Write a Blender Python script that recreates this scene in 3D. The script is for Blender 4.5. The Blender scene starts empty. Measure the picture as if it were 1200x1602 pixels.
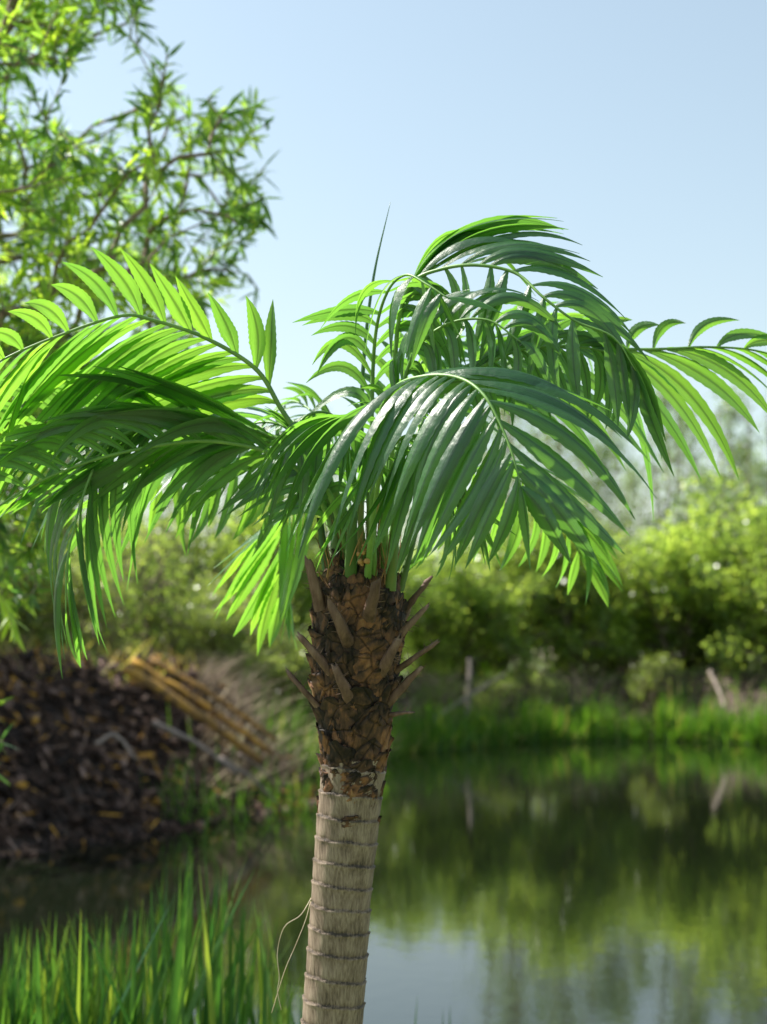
import bpy, math, random
import numpy as np
from mathutils import Vector, noise

R = math.radians
rng = np.random.default_rng(7)
random.seed(7)
scene = bpy.context.scene
COL = scene.collection

# ------------------------------------------------------------------ camera
F = 2225.0                      # focal length in pixels of the 1200x1602 photograph (50 mm, 36 mm high frame)
PITCH = math.atan((1040 - 801) / F)
CAM = np.array([0.0, 0.0, 1.7])  # eye height above the pond surface (z = 0)
cd = bpy.data.cameras.new("camera")
cam = bpy.data.objects.new("camera", cd)
COL.objects.link(cam)
cam.location = CAM
cam.rotation_euler = (R(90) + PITCH, 0, 0)
cd.sensor_fit = 'VERTICAL'
cd.sensor_height = 36
cd.lens = 50
cd.clip_start = 0.05
cd.clip_end = 3000
cd.dof.use_dof = True
cd.dof.focus_distance = 2.38
cd.dof.aperture_fstop = 3.6
scene.camera = cam

# ------------------------------------------------------------------ sky and sun
SUN_EL, SUN_AZ = R(51), R(-70)    # azimuth measured from +Y towards +X
world = bpy.data.worlds.new("World")
scene.world = world
world.use_nodes = True
wn = world.node_tree
bg = wn.nodes['Background']
sky = wn.nodes.new('ShaderNodeTexSky')
sky.sky_type = 'NISHITA'
sky.sun_disc = False
sky.sun_elevation = SUN_EL
sky.sun_rotation = SUN_AZ
sky.air_density = 1.4
sky.dust_density = 1.1
sky.ozone_density = 0.7
hs = wn.nodes.new('ShaderNodeHueSaturation')   # thin summer haze: a paler blue
hs.inputs['Hue'].default_value = 0.485
hs.inputs['Saturation'].default_value = 0.74
wn.links.new(sky.outputs[0], hs.inputs['Color'])
wn.links.new(hs.outputs[0], bg.inputs[0])
bg.inputs[1].default_value = 0.09
sd = bpy.data.lights.new("sun", 'SUN')
sun = bpy.data.objects.new("sun", sd)
COL.objects.link(sun)
sd.energy = 5.0
sd.angle = R(0.5)
sd.color = (1.0, 0.96, 0.88)
S = Vector((math.sin(SUN_AZ) * math.cos(SUN_EL), math.cos(SUN_AZ) * math.cos(SUN_EL), math.sin(SUN_EL)))
sun.rotation_euler = (-S).to_track_quat('-Z', 'Y').to_euler()
sun.location = (-10, 10, 20)
scene.view_settings.view_transform = 'Standard'
scene.view_settings.look = 'None'
scene.view_settings.exposure = 1.05
scene.view_settings.gamma = 1
scene.cycles.max_bounces = 8
scene.cycles.transparent_max_bounces = 8
scene.cycles.use_denoising = True

# ------------------------------------------------------------------ helpers
def at(px, py, d):
    """point seen at photograph pixel (px, py) at depth d metres"""
    a, b = (px - 600) / F, (801 - py) / F
    f = np.array([0, math.cos(PITCH), math.sin(PITCH)])
    u = np.array([0, -math.sin(PITCH), math.cos(PITCH)])
    return CAM + d * (f + a * np.array([1.0, 0, 0]) + b * u)

def project(P):
    v = np.asarray(P, float) - CAM
    f = np.array([0, math.cos(PITCH), math.sin(PITCH)])
    u = np.array([0, -math.sin(PITCH), math.cos(PITCH)])
    d = v @ f
    return 600 + F * v[..., 0] / d, 801 - F * (v @ u) / d

def catmull(pts, n):
    """n points evenly spaced along a smooth curve through pts"""
    P = np.asarray(pts, float)
    Q = np.vstack([2 * P[0] - P[1], P, 2 * P[-1] - P[-2]])
    out = []
    for i in range(1, len(Q) - 2):
        for t in np.linspace(0, 1, 16, endpoint=False):
            a, b, c, d = Q[i - 1], Q[i], Q[i + 1], Q[i + 2]
            out.append(0.5 * (2 * b + (c - a) * t + (2 * a - 5 * b + 4 * c - d) * t * t + (3 * b - a - 3 * c + d) * t ** 3))
    out.append(P[-1])
    out = np.array(out)
    L = np.r_[0, np.cumsum(np.linalg.norm(np.diff(out[:, :3], axis=0), axis=1))]
    s = np.linspace(0, L[-1], n)
    return np.stack([np.interp(s, L, out[:, k]) for k in range(out.shape[1])], 1)

def nrm(v):
    v = np.asarray(v, float)
    return v / (np.linalg.norm(v) + 1e-12)

class MB:
    """collects vertices, faces, a per-vertex random value and a uv"""
    def __init__(s):
        s.v, s.f, s.r, s.uv, s.n = [], [], [], [], 0
    def add(s, verts, faces, rnd=0.5, uv=None):
        verts = np.asarray(verts, float)
        k = len(verts)
        s.v.append(verts)
        s.f.extend([tuple(i + s.n for i in f) for f in faces])
        s.r.append(np.full(k, rnd) if np.isscalar(rnd) else np.asarray(rnd))
        s.uv.append(np.zeros((k, 2)) if uv is None else np.asarray(uv, float))
        s.n += k
    def tube(s, pts, rad, sides=6, rnd=0.5, cap=True):
        pts = np.asarray(pts, float)
        n = len(pts)
        rad = np.full(n, rad) if np.isscalar(rad) else np.asarray(rad)
        T = np.gradient(pts, axis=0)
        ref = np.array([0.31, 0.17, 0.93])
        if abs(nrm(T[0]) @ ref) > 0.9:
            ref = np.array([1.0, 0.1, 0])
        vs, uv = [], []
        for i in range(n):
            t = nrm(T[i]); a = nrm(np.cross(t, ref)); b = np.cross(t, a); ref = -np.cross(t, a) if False else nrm(np.cross(a, t))
            for k in range(sides):
                th = 2 * math.pi * k / sides
                vs.append(pts[i] + rad[i] * (a * math.cos(th) + b * math.sin(th)))
                uv.append((k / sides, i / max(1, n - 1)))
        fs = [(i * sides + k, i * sides + (k + 1) % sides, (i + 1) * sides + (k + 1) % sides, (i + 1) * sides + k)
              for i in range(n - 1) for k in range(sides)]
        if cap:
            fs.append(tuple(range(sides))[::-1]); fs.append(tuple((n - 1) * sides + k for k in range(sides)))
        s.add(vs, fs, rnd, uv)
    def build(s, name, mat, parent=None, smooth=True):
        me = bpy.data.meshes.new(name)
        V = np.vstack(s.v)
        if parent is not None:
            V = V - np.array(parent.location) if parent.parent is None else V
        me.from_pydata(V.tolist(), [], s.f)
        at_ = me.attributes.new('rnd', 'FLOAT', 'POINT')
        at_.data.foreach_set('value', np.concatenate(s.r).astype(np.float32))
        uv = np.vstack(s.uv)
        li = np.empty(len(me.loops), np.int32)
        me.loops.foreach_get('vertex_index', li)
        ul = me.uv_layers.new(name='UVMap')
        ul.data.foreach_set('uv', uv[li].astype(np.float32).ravel())
        if smooth:
            me.polygons.foreach_set('use_smooth', [True] * len(me.polygons))
        me.materials.append(mat)
        me.update()
        o = bpy.data.objects.new(name, me)
        COL.objects.link(o)
        if parent is not None:
            o.parent = parent
        return o

def tag(o, label=None, cat=None, group=None, kind=None):
    if label: o['label'] = label
    if cat: o['category'] = cat
    if group: o['group'] = group
    if kind: o['kind'] = kind
    return o

def empty(name, loc, label, cat, group=None):
    o = bpy.data.objects.new(name, None)
    COL.objects.link(o)
    o.location = loc
    return tag(o, label, cat, group)

def sub(name, mb, mat, part, root):
    """a sub-part: child of a part, its points given in world space"""
    o = mb.build(name, mat, None)
    off = np.array(root.location)
    o.data.transform(__import__('mathutils').Matrix.Translation(Vector(-off)))
    o.parent = part
    return o

# ------------------------------------------------------------------ materials
def newmat(name):
    m = bpy.data.materials.new(name)
    m.use_nodes = True
    nt = m.node_tree
    nt.nodes.clear()
    return m, nt, nt.nodes, nt.links.new

def ramp(N, stops):
    r = N.new('ShaderNodeValToRGB')
    el = r.color_ramp.elements
    while len(el) > len(stops): el.remove(el[-1])
    while len(el) < len(stops): el.new(0.5)
    for e, (p, c) in zip(el, stops):
        e.position = p; e.color = (*c, 1)
    return r

def leaf_mat(name, stops, trans_gain=(1.6, 2.2, 0.9), mix=0.45, rough=0.4, spec=0.5, rib=False, bump=0.0, noise_scale=None, gloss_bump=None):
    m, nt, N, L = newmat(name)
    at_ = N.new('ShaderNodeAttribute'); at_.attribute_name = 'rnd'
    cr = ramp(N, stops)
    fac = at_.outputs['Fac']
    tc = N.new('ShaderNodeTexCoord')
    if noise_scale:
        nz = N.new('ShaderNodeTexNoise'); nz.inputs['Scale'].default_value = noise_scale; nz.inputs['Detail'].default_value = 3
        L(tc.outputs['Object'], nz.inputs['Vector'])
        mm = N.new('ShaderNodeMath'); mm.operation = 'MULTIPLY_ADD'
        L(nz.outputs['Fac'], mm.inputs[0]); mm.inputs[1].default_value = 0.5
        m2 = N.new('ShaderNodeMath'); m2.operation = 'MULTIPLY_ADD'
        L(fac, m2.inputs[0]); m2.inputs[1].default_value = 0.75; m2.inputs[2].default_value = -0.12
        L(m2.outputs[0], mm.inputs[2]); fac = mm.outputs[0]
    L(fac, cr.inputs[0])
    col = cr.outputs[0]
    p = N.new('ShaderNodeBsdfPrincipled')
    p.inputs['Roughness'].default_value = rough
    p.inputs['Specular IOR Level'].default_value = spec
    if rib: p.inputs['IOR'].default_value = 1.58
    tr = N.new('ShaderNodeBsdfTranslucent')
    g = N.new('ShaderNodeVectorMath'); g.operation = 'MULTIPLY'
    L(col, g.inputs[0]); g.inputs[1].default_value = trans_gain
    tcol = g.outputs[0]
    if rib:
        sx = N.new('ShaderNodeSeparateXYZ'); L(tc.outputs['UV'], sx.inputs[0])
        ab = N.new('ShaderNodeMath'); ab.operation = 'ABSOLUTE'
        su = N.new('ShaderNodeMath'); su.operation = 'SUBTRACT'; L(sx.outputs[0], su.inputs[0]); su.inputs[1].default_value = 0.5
        L(su.outputs[0], ab.inputs[0])
        rr = ramp(N, [(0.0, (0.42, 0.42, 0.42)), (0.05, (0.5, 0.5, 0.5)), (0.11, (1, 1, 1))])
        L(ab.outputs[0], rr.inputs[0])
        g2 = N.new('ShaderNodeVectorMath'); g2.operation = 'MULTIPLY'
        L(tcol, g2.inputs[0]); L(rr.outputs[0], g2.inputs[1]); tcol = g2.outputs[0]
    L(tcol, tr.inputs[0]); L(col, p.inputs['Base Color'])
    if bump:
        nb = N.new('ShaderNodeTexNoise'); nb.inputs['Scale'].default_value = 1.0; nb.inputs['Detail'].default_value = 4
        mp = N.new('ShaderNodeMapping'); L(tc.outputs['Object'], mp.inputs[0]); mp.inputs['Scale'].default_value = (260, 260, 260)
        L(mp.outputs[0], nb.inputs['Vector'])
        mv = N.new('ShaderNodeMapping'); L(tc.outputs['UV'], mv.inputs[0]); mv.inputs['Scale'].default_value = (22, 1.6, 1)
        ve = N.new('ShaderNodeTexNoise'); ve.inputs['Scale'].default_value = 1.0; ve.inputs['Detail'].default_value = 2; L(mv.outputs[0], ve.inputs['Vector'])
        nb2 = N.new('ShaderNodeTexNoise'); nb2.inputs['Scale'].default_value = 38; L(tc.outputs['Object'], nb2.inputs['Vector'])
        ad = N.new('ShaderNodeMath'); ad.operation = 'MULTIPLY_ADD'; L(nb2.outputs['Fac'], ad.inputs[0]); ad.inputs[1].default_value = 5.0; av = N.new('ShaderNodeMath'); av.operation = 'MULTIPLY_ADD'; L(ve.outputs['Fac'], av.inputs[0]); av.inputs[1].default_value = 1.6; L(nb.outputs['Fac'], av.inputs[2]); L(av.outputs[0], ad.inputs[2])
        vr = ramp(N, [(0.3, (0.72, 0.72, 0.72)), (0.6, (1.08, 1.08, 1.08))]); L(ve.outputs['Fac'], vr.inputs[0])
        for sk in (p.inputs['Base Color'], tr.inputs[0]):
            vm = N.new('ShaderNodeVectorMath'); vm.operation = 'MULTIPLY'; L(sk.links[0].from_socket, vm.inputs[0]); L(vr.outputs[0], vm.inputs[1]); L(vm.outputs[0], sk)
        bp = N.new('ShaderNodeBump'); bp.inputs['Strength'].default_value = bump; bp.inputs['Distance'].default_value = 0.001
        L(ad.outputs[0], bp.inputs['Height']); L(bp.outputs[0], p.inputs['Normal'])
    mx = N.new('ShaderNodeMixShader'); mx.inputs[0].default_value = mix
    L(p.outputs[0], mx.inputs[1]); L(tr.outputs[0], mx.inputs[2])
    out = N.new('ShaderNodeOutputMaterial'); L(mx.outputs[0], out.inputs[0])
    return m

def solid_mat(name, stops, scale=20, rough=0.8, bump=0.4, dist=0.01, stretch=(1, 1, 1), use_rnd=0.5, spec=0.3, detail=6):
    m, nt, N, L = newmat(name)
    tc = N.new('ShaderNodeTexCoord'); mp = N.new('ShaderNodeMapping'); mp.inputs['Scale'].default_value = stretch
    L(tc.outputs['Object'], mp.inputs[0])
    nz = N.new('ShaderNodeTexNoise'); nz.inputs['Scale'].default_value = scale; nz.inputs['Detail'].default_value = detail
    nz.inputs['Roughness'].default_value = 0.65
    L(mp.outputs[0], nz.inputs['Vector'])
    at_ = N.new('ShaderNodeAttribute'); at_.attribute_name = 'rnd'
    ma = N.new('ShaderNodeMath'); ma.operation = 'MULTIPLY_ADD'; L(at_.outputs['Fac'], ma.inputs[0]); ma.inputs[1].default_value = use_rnd
    mb_ = N.new('ShaderNodeMath'); mb_.operation = 'MULTIPLY_ADD'; L(nz.outputs['Fac'], mb_.inputs[0]); mb_.inputs[1].default_value = 1.3; mb_.inputs[2].default_value = -0.15 - 0.5 * use_rnd
    L(mb_.outputs[0], ma.inputs[2])
    cr = ramp(N, stops); L(ma.outputs[0], cr.inputs[0])
    p = N.new('ShaderNodeBsdfPrincipled'); p.inputs['Roughness'].default_value = rough; p.inputs['Specular IOR Level'].default_value = spec
    L(cr.outputs[0], p.inputs['Base Color'])
    bp = N.new('ShaderNodeBump'); bp.inputs['Strength'].default_value = bump; bp.inputs['Distance'].default_value = dist
    L(nz.outputs['Fac'], bp.inputs['Height']); L(bp.outputs[0], p.inputs['Normal'])
    out = N.new('ShaderNodeOutputMaterial'); L(p.outputs[0], out.inputs[0])
    return m

M = {}
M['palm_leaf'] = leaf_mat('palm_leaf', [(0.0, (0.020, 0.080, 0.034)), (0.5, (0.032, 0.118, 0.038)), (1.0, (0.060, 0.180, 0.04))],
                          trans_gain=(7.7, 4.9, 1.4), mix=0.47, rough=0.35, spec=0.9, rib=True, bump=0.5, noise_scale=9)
M['rachis'] = solid_mat('rachis', [(0.2, (0.07, 0.19, 0.035)), (0.8, (0.18, 0.34, 0.07))], scale=30, rough=0.45, bump=0.1, spec=0.5)
M['petiole'] = solid_mat('petiole', [(0.2, (0.06, 0.13, 0.03)), (0.55, (0.13, 0.2, 0.05)), (0.85, (0.30, 0.17, 0.05))], scale=14, rough=0.5, bump=0.3, stretch=(1, 1, .2), dist=.004)
M['trunk_bare'] = solid_mat('trunk_bare', [(0.15, (0.045, 0.034, 0.026)), (0.45, (0.175, 0.127, 0.092)), (0.85, (0.33, 0.26, 0.195))], scale=300, rough=0.55, bump=1.0, dist=.0016, stretch=(1, 1, .12), use_rnd=0.7)
M['sheath'] = solid_mat('sheath', [(0.2, (0.016, 0.010, 0.007)), (0.45, (0.075, 0.040, 0.024)), (0.72, (0.20, 0.092, 0.042)), (1.0, (0.32, 0.19, 0.09))], scale=48, rough=0.75, bump=0.9, dist=.003, use_rnd=0.8, stretch=(1, 1, .5))
def creases(m, scale, dark, width=.09):
    nt = m.node_tree; N = nt.nodes; L = nt.links.new
    tc = N.new('ShaderNodeTexCoord'); nz = N.new('ShaderNodeTexNoise'); nz.inputs['Scale'].default_value = scale * .5
    L(tc.outputs['Object'], nz.inputs['Vector'])
    mv = N.new('ShaderNodeVectorMath'); mv.operation = 'MULTIPLY_ADD'; L(nz.outputs['Color'], mv.inputs[0]); mv.inputs[1].default_value = (.02, .02, .02); L(tc.outputs['Object'], mv.inputs[2])
    vo = N.new('ShaderNodeTexVoronoi'); vo.feature = 'DISTANCE_TO_EDGE'; vo.inputs['Scale'].default_value = scale; L(mv.outputs[0], vo.inputs['Vector'])
    mr = N.new('ShaderNodeMapRange'); L(vo.outputs['Distance'], mr.inputs[0]); mr.inputs[1].default_value = 0; mr.inputs[2].default_value = width; mr.inputs[3].default_value = dark; mr.inputs[4].default_value = 1
    p = [n for n in N if n.type == 'BSDF_PRINCIPLED'][0]; src = p.inputs['Base Color'].links[0].from_socket
    mu = N.new('ShaderNodeVectorMath'); mu.operation = 'MULTIPLY'; L(src, mu.inputs[0]); L(mr.outputs[0], mu.inputs[1]); L(mu.outputs[0], p.inputs['Base Color'])
    b0 = p.inputs['Normal'].links[0].from_socket; b2 = N.new('ShaderNodeBump'); b2.inputs['Distance'].default_value = .004; b2.inputs['Strength'].default_value = .8
    L(mr.outputs[0], b2.inputs['Height']); L(b0, b2.inputs['Normal']); L(b2.outputs[0], p.inputs['Normal'])
creases(M['sheath'], 24, .42, .06)  # grooves darkened in the colour to deepen the shade inside them
M['stub'] = solid_mat('stub', [(0.15, (0.055, 0.03, 0.022)), (0.5, (0.15, 0.088, 0.066)), (0.9, (0.30, 0.20, 0.155))], scale=60, rough=0.7, bump=0.8, dist=.002, stretch=(1, 1, .3))
M['fibre'] = solid_mat('fibre', [(0.2, (0.10, 0.05, 0.02)), (0.8, (0.42, 0.24, 0.10))], scale=30, rough=0.8, bump=0.1, use_rnd=1.0)
M['dry'] = solid_mat('dry', [(0.2, (0.34, 0.25, 0.15)), (0.8, (0.60, 0.50, 0.36))], scale=30, rough=0.6, bump=0.1)
M['straw'] = solid_mat('straw', [(0.15, (0.10, 0.065, 0.045)), (0.5, (0.27, 0.20, 0.13)), (0.9, (0.50, 0.41, 0.27))], scale=6, rough=0.7, bump=0.1, use_rnd=1.0)
M['willow_leaf'] = leaf_mat('willow_leaf', [(0.0, (0.045, 0.11, 0.04)), (0.55, (0.115, 0.22, 0.05)), (1.0, (0.28, 0.40, 0.06))],
                            trans_gain=(2.7, 2.6, 1.1), mix=0.55, rough=0.33, spec=0.7)
M['shrub_leaf'] = leaf_mat('shrub_leaf', [(0.0, (0.07, 0.115, 0.035)), (0.6, (0.14, 0.21, 0.055)), (1.0, (0.28, 0.36, 0.09))],
                           trans_gain=(3.1, 2.9, 1.5), mix=0.62, rough=0.3, spec=0.8)
M['bush_leaf'] = leaf_mat('bush_leaf', [(0.0, (0.08, 0.10, 0.04)), (0.5, (0.15, 0.19, 0.06)), (1.0, (0.26, 0.30, 0.11))],
                          trans_gain=(2.2, 2.3, 1.1), mix=0.55, rough=0.35, spec=0.7)
M['birch_leaf'] = leaf_mat('birch_leaf', [(0.0, (0.10, 0.15, 0.05)), (1.0, (0.20, 0.28, 0.10))],
                           trans_gain=(2.2, 2.2, 1.6), mix=0.5, rough=0.45, spec=0.5)
M['reed'] = leaf_mat('reed', [(0.0, (0.02, 0.085, 0.02)), (0.5, (0.06, 0.16, 0.03)), (1.0, (0.20, 0.30, 0.05))],
                     trans_gain=(2.8, 2.2, 1.0), mix=0.45, rough=0.33, spec=0.6)
M['far_reed'] = leaf_mat('far_reed', [(0.0, (0.05, 0.13, 0.02)), (0.7, (0.11, 0.24, 0.025)), (1.0, (0.30, 0.28, 0.12))],
                         trans_gain=(2.2, 2.1, 0.8), mix=0.45, rough=0.4, spec=0.4)
M['bark'] = solid_mat('bark', [(0.2, (0.07, 0.05, 0.04)), (0.8, (0.24, 0.18, 0.14))], scale=25, rough=0.85, bump=0.5, stretch=(1, 1, .3))
M['twig'] = solid_mat('twig', [(0.2, (0.14, 0.09, 0.065)), (0.8, (0.34, 0.26, 0.20))], scale=25, rough=0.8, bump=0.3)
M['debris'] = solid_mat('debris', [(0.18, (0.018, 0.011, 0.008)), (0.42, (0.075, 0.043, 0.03)), (0.60, (0.17, 0.105, 0.08)), (0.74, (0.32, 0.22, 0.18)), (0.83, (0.40, 0.19, 0.03)), (1.0, (0.55, 0.30, 0.05))],
                        scale=6, rough=0.85, bump=0.5, use_rnd=1.1)
M['log'] = solid_mat('log', [(0.25, (0.10, 0.06, 0.035)), (0.45, (0.28, 0.16, 0.05)), (0.7, (0.55, 0.30, 0.035))], scale=9, rough=0.85, bump=0.6, use_rnd=0.2)
M['grey_wood'] = solid_mat('grey_wood', [(0.2, (0.13, 0.10, 0.085)), (0.8, (0.42, 0.34, 0.29))], scale=8, rough=0.85, bump=0.6)

# ground: one material; grass, dry thatch and dark bare earth by height, slope and noise
m, nt, N, L = newmat('ground')
tc = N.new('ShaderNodeTexCoord')
n1 = N.new('ShaderNodeTexNoise'); n1.inputs['Scale'].default_value = 1.3; n1.inputs['Detail'].default_value = 8; n1.inputs['Roughness'].default_value = 0.7
n2 = N.new('ShaderNodeTexNoise'); n2.inputs['Scale'].default_value = 9; n2.inputs['Detail'].default_value = 6
L(tc.outputs['Object'], n1.inputs['Vector']); L(tc.outputs['Object'], n2.inputs['Vector'])
gr = ramp(N, [(0.3, (0.05, 0.085, 0.02)), (0.5, (0.10, 0.14, 0.035)), (0.68, (0.22, 0.19, 0.09))]); L(n1.outputs['Fac'], gr.inputs[0])
ga = N.new('ShaderNodeAttribute'); ga.attribute_name = 'rnd'
er = ramp(N, [(0.3, (0.018, 0.013, 0.01)), (0.6, (0.085, 0.055, 0.04)), (0.8, (0.17, 0.12, 0.09))]); L(n2.outputs['Fac'], er.inputs[0])
ge = N.new('ShaderNodeNewGeometry'); sx = N.new('ShaderNodeSeparateXYZ'); L(ge.outputs['True Normal'], sx.inputs[0])
sl = N.new('ShaderNodeMapRange'); L(sx.outputs[2], sl.inputs[0]); sl.inputs[1].default_value = 0.80; sl.inputs[2].default_value = 0.97
ml = N.new('ShaderNodeMath'); ml.operation = 'MULTIPLY'; L(sl.outputs[0], ml.inputs[0]); L(ga.outputs['Fac'], ml.inputs[1])
mixc = N.new('ShaderNodeMixRGB'); L(ml.outputs[0], mixc.inputs[0]); L(er.outputs[0], mixc.inputs[1]); L(gr.outputs[0], mixc.inputs[2])
p = N.new('ShaderNodeBsdfPrincipled'); p.inputs['Roughness'].default_value = 0.9; L(mixc.outputs[0], p.inputs['Base Color'])
bp = N.new('ShaderNodeBump'); bp.inputs['Strength'].default_value = 0.8; bp.inputs['Distance'].default_value = 0.05
L(n2.outputs['Fac'], bp.inputs['Height']); L(bp.outputs[0], p.inputs['Normal'])
out = N.new('ShaderNodeOutputMaterial'); L(p.outputs[0], out.inputs[0])
M['ground'] = m
# water
m, nt, N, L = newmat('pond_water')
tc = N.new('ShaderNodeTexCoord')
mp = N.new('ShaderNodeMapping'); mp.inputs['Scale'].default_value = (1.0, 0.8, 1); L(tc.outputs['Object'], mp.inputs[0])
n1 = N.new('ShaderNodeTexNoise'); n1.inputs['Scale'].default_value = 7.0; n1.inputs['Detail'].default_value = 4; n1.inputs['Roughness'].default_value = 0.55
L(mp.outputs[0], n1.inputs['Vector'])
bp = N.new('ShaderNodeBump'); bp.inputs['Strength'].default_value = 0.10; bp.inputs['Distance'].default_value = 0.011
L(n1.outputs['Fac'], bp.inputs['Height'])
p = N.new('ShaderNodeBsdfPrincipled'); p.inputs['Base Color'].default_value = (0.006, 0.009, 0.004, 1); p.inputs['Roughness'].default_value = 0.03
p.inputs['IOR'].default_value = 1.34; p.inputs['Specular IOR Level'].default_value = 0.9
L(bp.outputs[0], p.inputs['Normal'])
out = N.new('ShaderNodeOutputMaterial'); L(p.outputs[0], out.inputs[0])
M['water'] = m

# ------------------------------------------------------------------ terrain and pond
SHORE = np.array([(-3.6, 12.9), (-2.7, 14.4), (-1.75, 16.6), (-1.05, 18.3), (-0.45, 23.6), (0.3, 28.0), (2.8, 31.3), (6.0, 32.6), (8.2, 31.0),
                  (13, 28), (18, 19), (16, 9), (10, 5.6), (4, 4.9), (0.4, 4.7), (-1.6, 5.0), (-5, 5.6), (-9, 7.5), (-10, 10), (-7, 12)])
def shore_sd(x, y):
    """signed distance to the shoreline, negative over water (numpy arrays)"""
    P = np.stack([x, y], -1)[..., None, :]
    A = SHORE; B = np.roll(SHORE, -1, 0); E = B - A
    t = np.clip(((P - A) * E).sum(-1) / (E * E).sum(-1), 0, 1)
    D = np.linalg.norm(P - (A + t[..., None] * E), axis=-1).min(-1)
    inside = np.zeros(x.shape, bool)
    for a, b in zip(A, B):
        c = ((a[1] > y) != (b[1] > y)) & (x < (b[0] - a[0]) * (y - a[1]) / (b[1] - a[1] + 1e-12) + a[0])
        inside ^= c
    return np.where(inside, -D, D)
def sstep(a, b, x):
    t = np.clip((x - a) / (b - a), 0, 1)
    return t * t * (3 - 2 * t)
def ground_z(x, y):
    x = np.asarray(x, float); y = np.asarray(y, float)
    d = shore_sd(x, y)
    near = sstep(9.5, 7.0, y - 0.0 * x)
    left = sstep(0.5, -2.5, x) * sstep(24, 19, y)
    far = 0.12 * sstep(0, .6, d) + (1.35 - 0.25 * left) * sstep(0.4, 3.2, d) * (1 - left) + left * (1.5 * sstep(-0.25, 2.0, d)) + 0.5 * sstep(4, 60, d)
    nb = 0.22 * sstep(0, 0.8, d)
    h = near * nb + (1 - near) * far
    h = np.where(d < 0, -0.9 * sstep(0, 2.0, -d), h)
    w = 0.06 * np.sin(x * 1.7 + 1.3 * np.sin(y * 0.9)) + 0.05 * np.sin(y * 2.3 + x) + 0.02 * np.sin(x * 6.1 + y * 4.7)
    return h + w * sstep(0.3, 1.5, d) * (1 - 0.6 * near)
def axis_pts(lo, hi, step, far):
    a = np.arange(lo, hi + 1e-6, step)
    g = np.cumsum(step * 1.28 ** np.arange(1, 40)); g = g[g < far]
    return np.r_[(lo - g)[::-1], a, hi + g]
xs = axis_pts(-16, 20, 0.25, 900); ys = axis_pts(-4, 42, 0.25, 900)
X, Y = np.meshgrid(xs, ys)
Z = ground_z(X, Y)
mb = MB()
nx, ny = len(xs), len(ys)
fs = [(j * nx + i, j * nx + i + 1, (j + 1) * nx + i + 1, (j + 1) * nx + i) for j in range(ny - 1) for i in range(nx - 1)]
SDF = shore_sd(X, Y)   # bare earth on the eroded left bank, toned dark for its shade; turf elsewhere
earth = sstep(2.0, 0.2, X) * sstep(30, 24, Y) * sstep(8, 10, Y) * (1 - sstep(3.4, 4.6, SDF + .5 * np.sin(X * 3 + Y * 2)))
mb.add(np.stack([X.ravel(), Y.ravel(), Z.ravel()], 1), fs, 1 - np.maximum(earth, .9 * sstep(26, 28, Y) * sstep(.3, .8, SDF) * (1 - sstep(2.6, 3.4, SDF))).ravel())
tag(mb.build('ground', M['ground']), 'grassy pond banks with dark earth slopes', 'ground', kind='structure')
mb = MB(); mb.add([(-14, 3, 0), (22, 3, 0), (22, 36, 0), (-14, 36, 0)], [(0, 1, 2, 3)])
tag(mb.build('pond_water', M['water'], smooth=False), 'still pond water reflecting trees and blue sky', 'water', kind='structure')

# ------------------------------------------------------------------ the palm
D0 = 2.6
def trunk_c(z_or_py):  # centre (px) and half width (px) of trunk against photograph row
    rows = [(2330, 452, 62), (2050, 470, 55), (1800, 498, 49), (1602, 520, 47.5), (1500, 527, 47), (1400, 534, 46.5), (1300, 543, 48.5), (1200, 553, 49.5), (1150, 554, 54), (1100, 553, 60), (1040, 557, 68), (980, 561, 70), (933, 562, 67), (905, 560, 58), (885, 560, 40)]
    a = np.array(rows)[::-1]
    return np.interp(z_or_py, a[:, 0], a[:, 1]), np.interp(z_or_py, a[:, 0], a[:, 2])
base_pt = at(452, 2330, D0)
gz = float(ground_z(base_pt[0], base_pt[1]))
palm = empty('palm_tree', (base_pt[0], base_pt[1], gz), 'small palm with drooping green fronds and ringed leaning trunk at the pond edge', 'palm tree')

def trunk_point(py, th, r_add=0.0):
    c, w = trunk_c(py)
    P = at(c, py, D0)
    r = w / F * D0 + r_add
    return P + np.array([math.sin(th) * r, -math.cos(th) * r, 0.0])

# bare ringed trunk
ringz = [1278, 1313, 1348, 1383, 1417, 1453, 1488, 1527, 1565]
while ringz[-1] < 2400: ringz.append(ringz[-1] + 37 + random.uniform(-3, 3))
ringz = np.array([1160, 1200, 1240] + ringz)
mb = MB(); rows = np.arange(1188, 2420, 2.5); SD = 72
vs, rn = [], []
for py in rows:
    for k in range(SD):
        th = 2 * math.pi * k / SD
        tilt = 6 * math.sin(th) + 3.0 * noise.noise(Vector((math.cos(th) * 1.3, math.sin(th) * 1.3, py * 0.02)))
        q = py - tilt
        i = np.searchsorted(ringz, q) - 1
        i = max(0, min(i, len(ringz) - 2))
        s_ = (q - ringz[i]) / (ringz[i + 1] - ringz[i])     # 0 just below a ring, 1 just above the next
        s_ = min(1, max(0, s_))
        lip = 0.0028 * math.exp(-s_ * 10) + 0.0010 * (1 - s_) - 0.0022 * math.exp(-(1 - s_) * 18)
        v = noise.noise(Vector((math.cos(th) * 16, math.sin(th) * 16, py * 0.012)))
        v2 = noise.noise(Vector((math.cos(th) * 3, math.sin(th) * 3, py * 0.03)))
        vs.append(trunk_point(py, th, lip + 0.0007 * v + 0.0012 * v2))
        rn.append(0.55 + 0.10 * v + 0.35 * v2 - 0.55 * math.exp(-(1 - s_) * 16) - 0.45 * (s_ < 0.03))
nr = len(rows)
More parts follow.
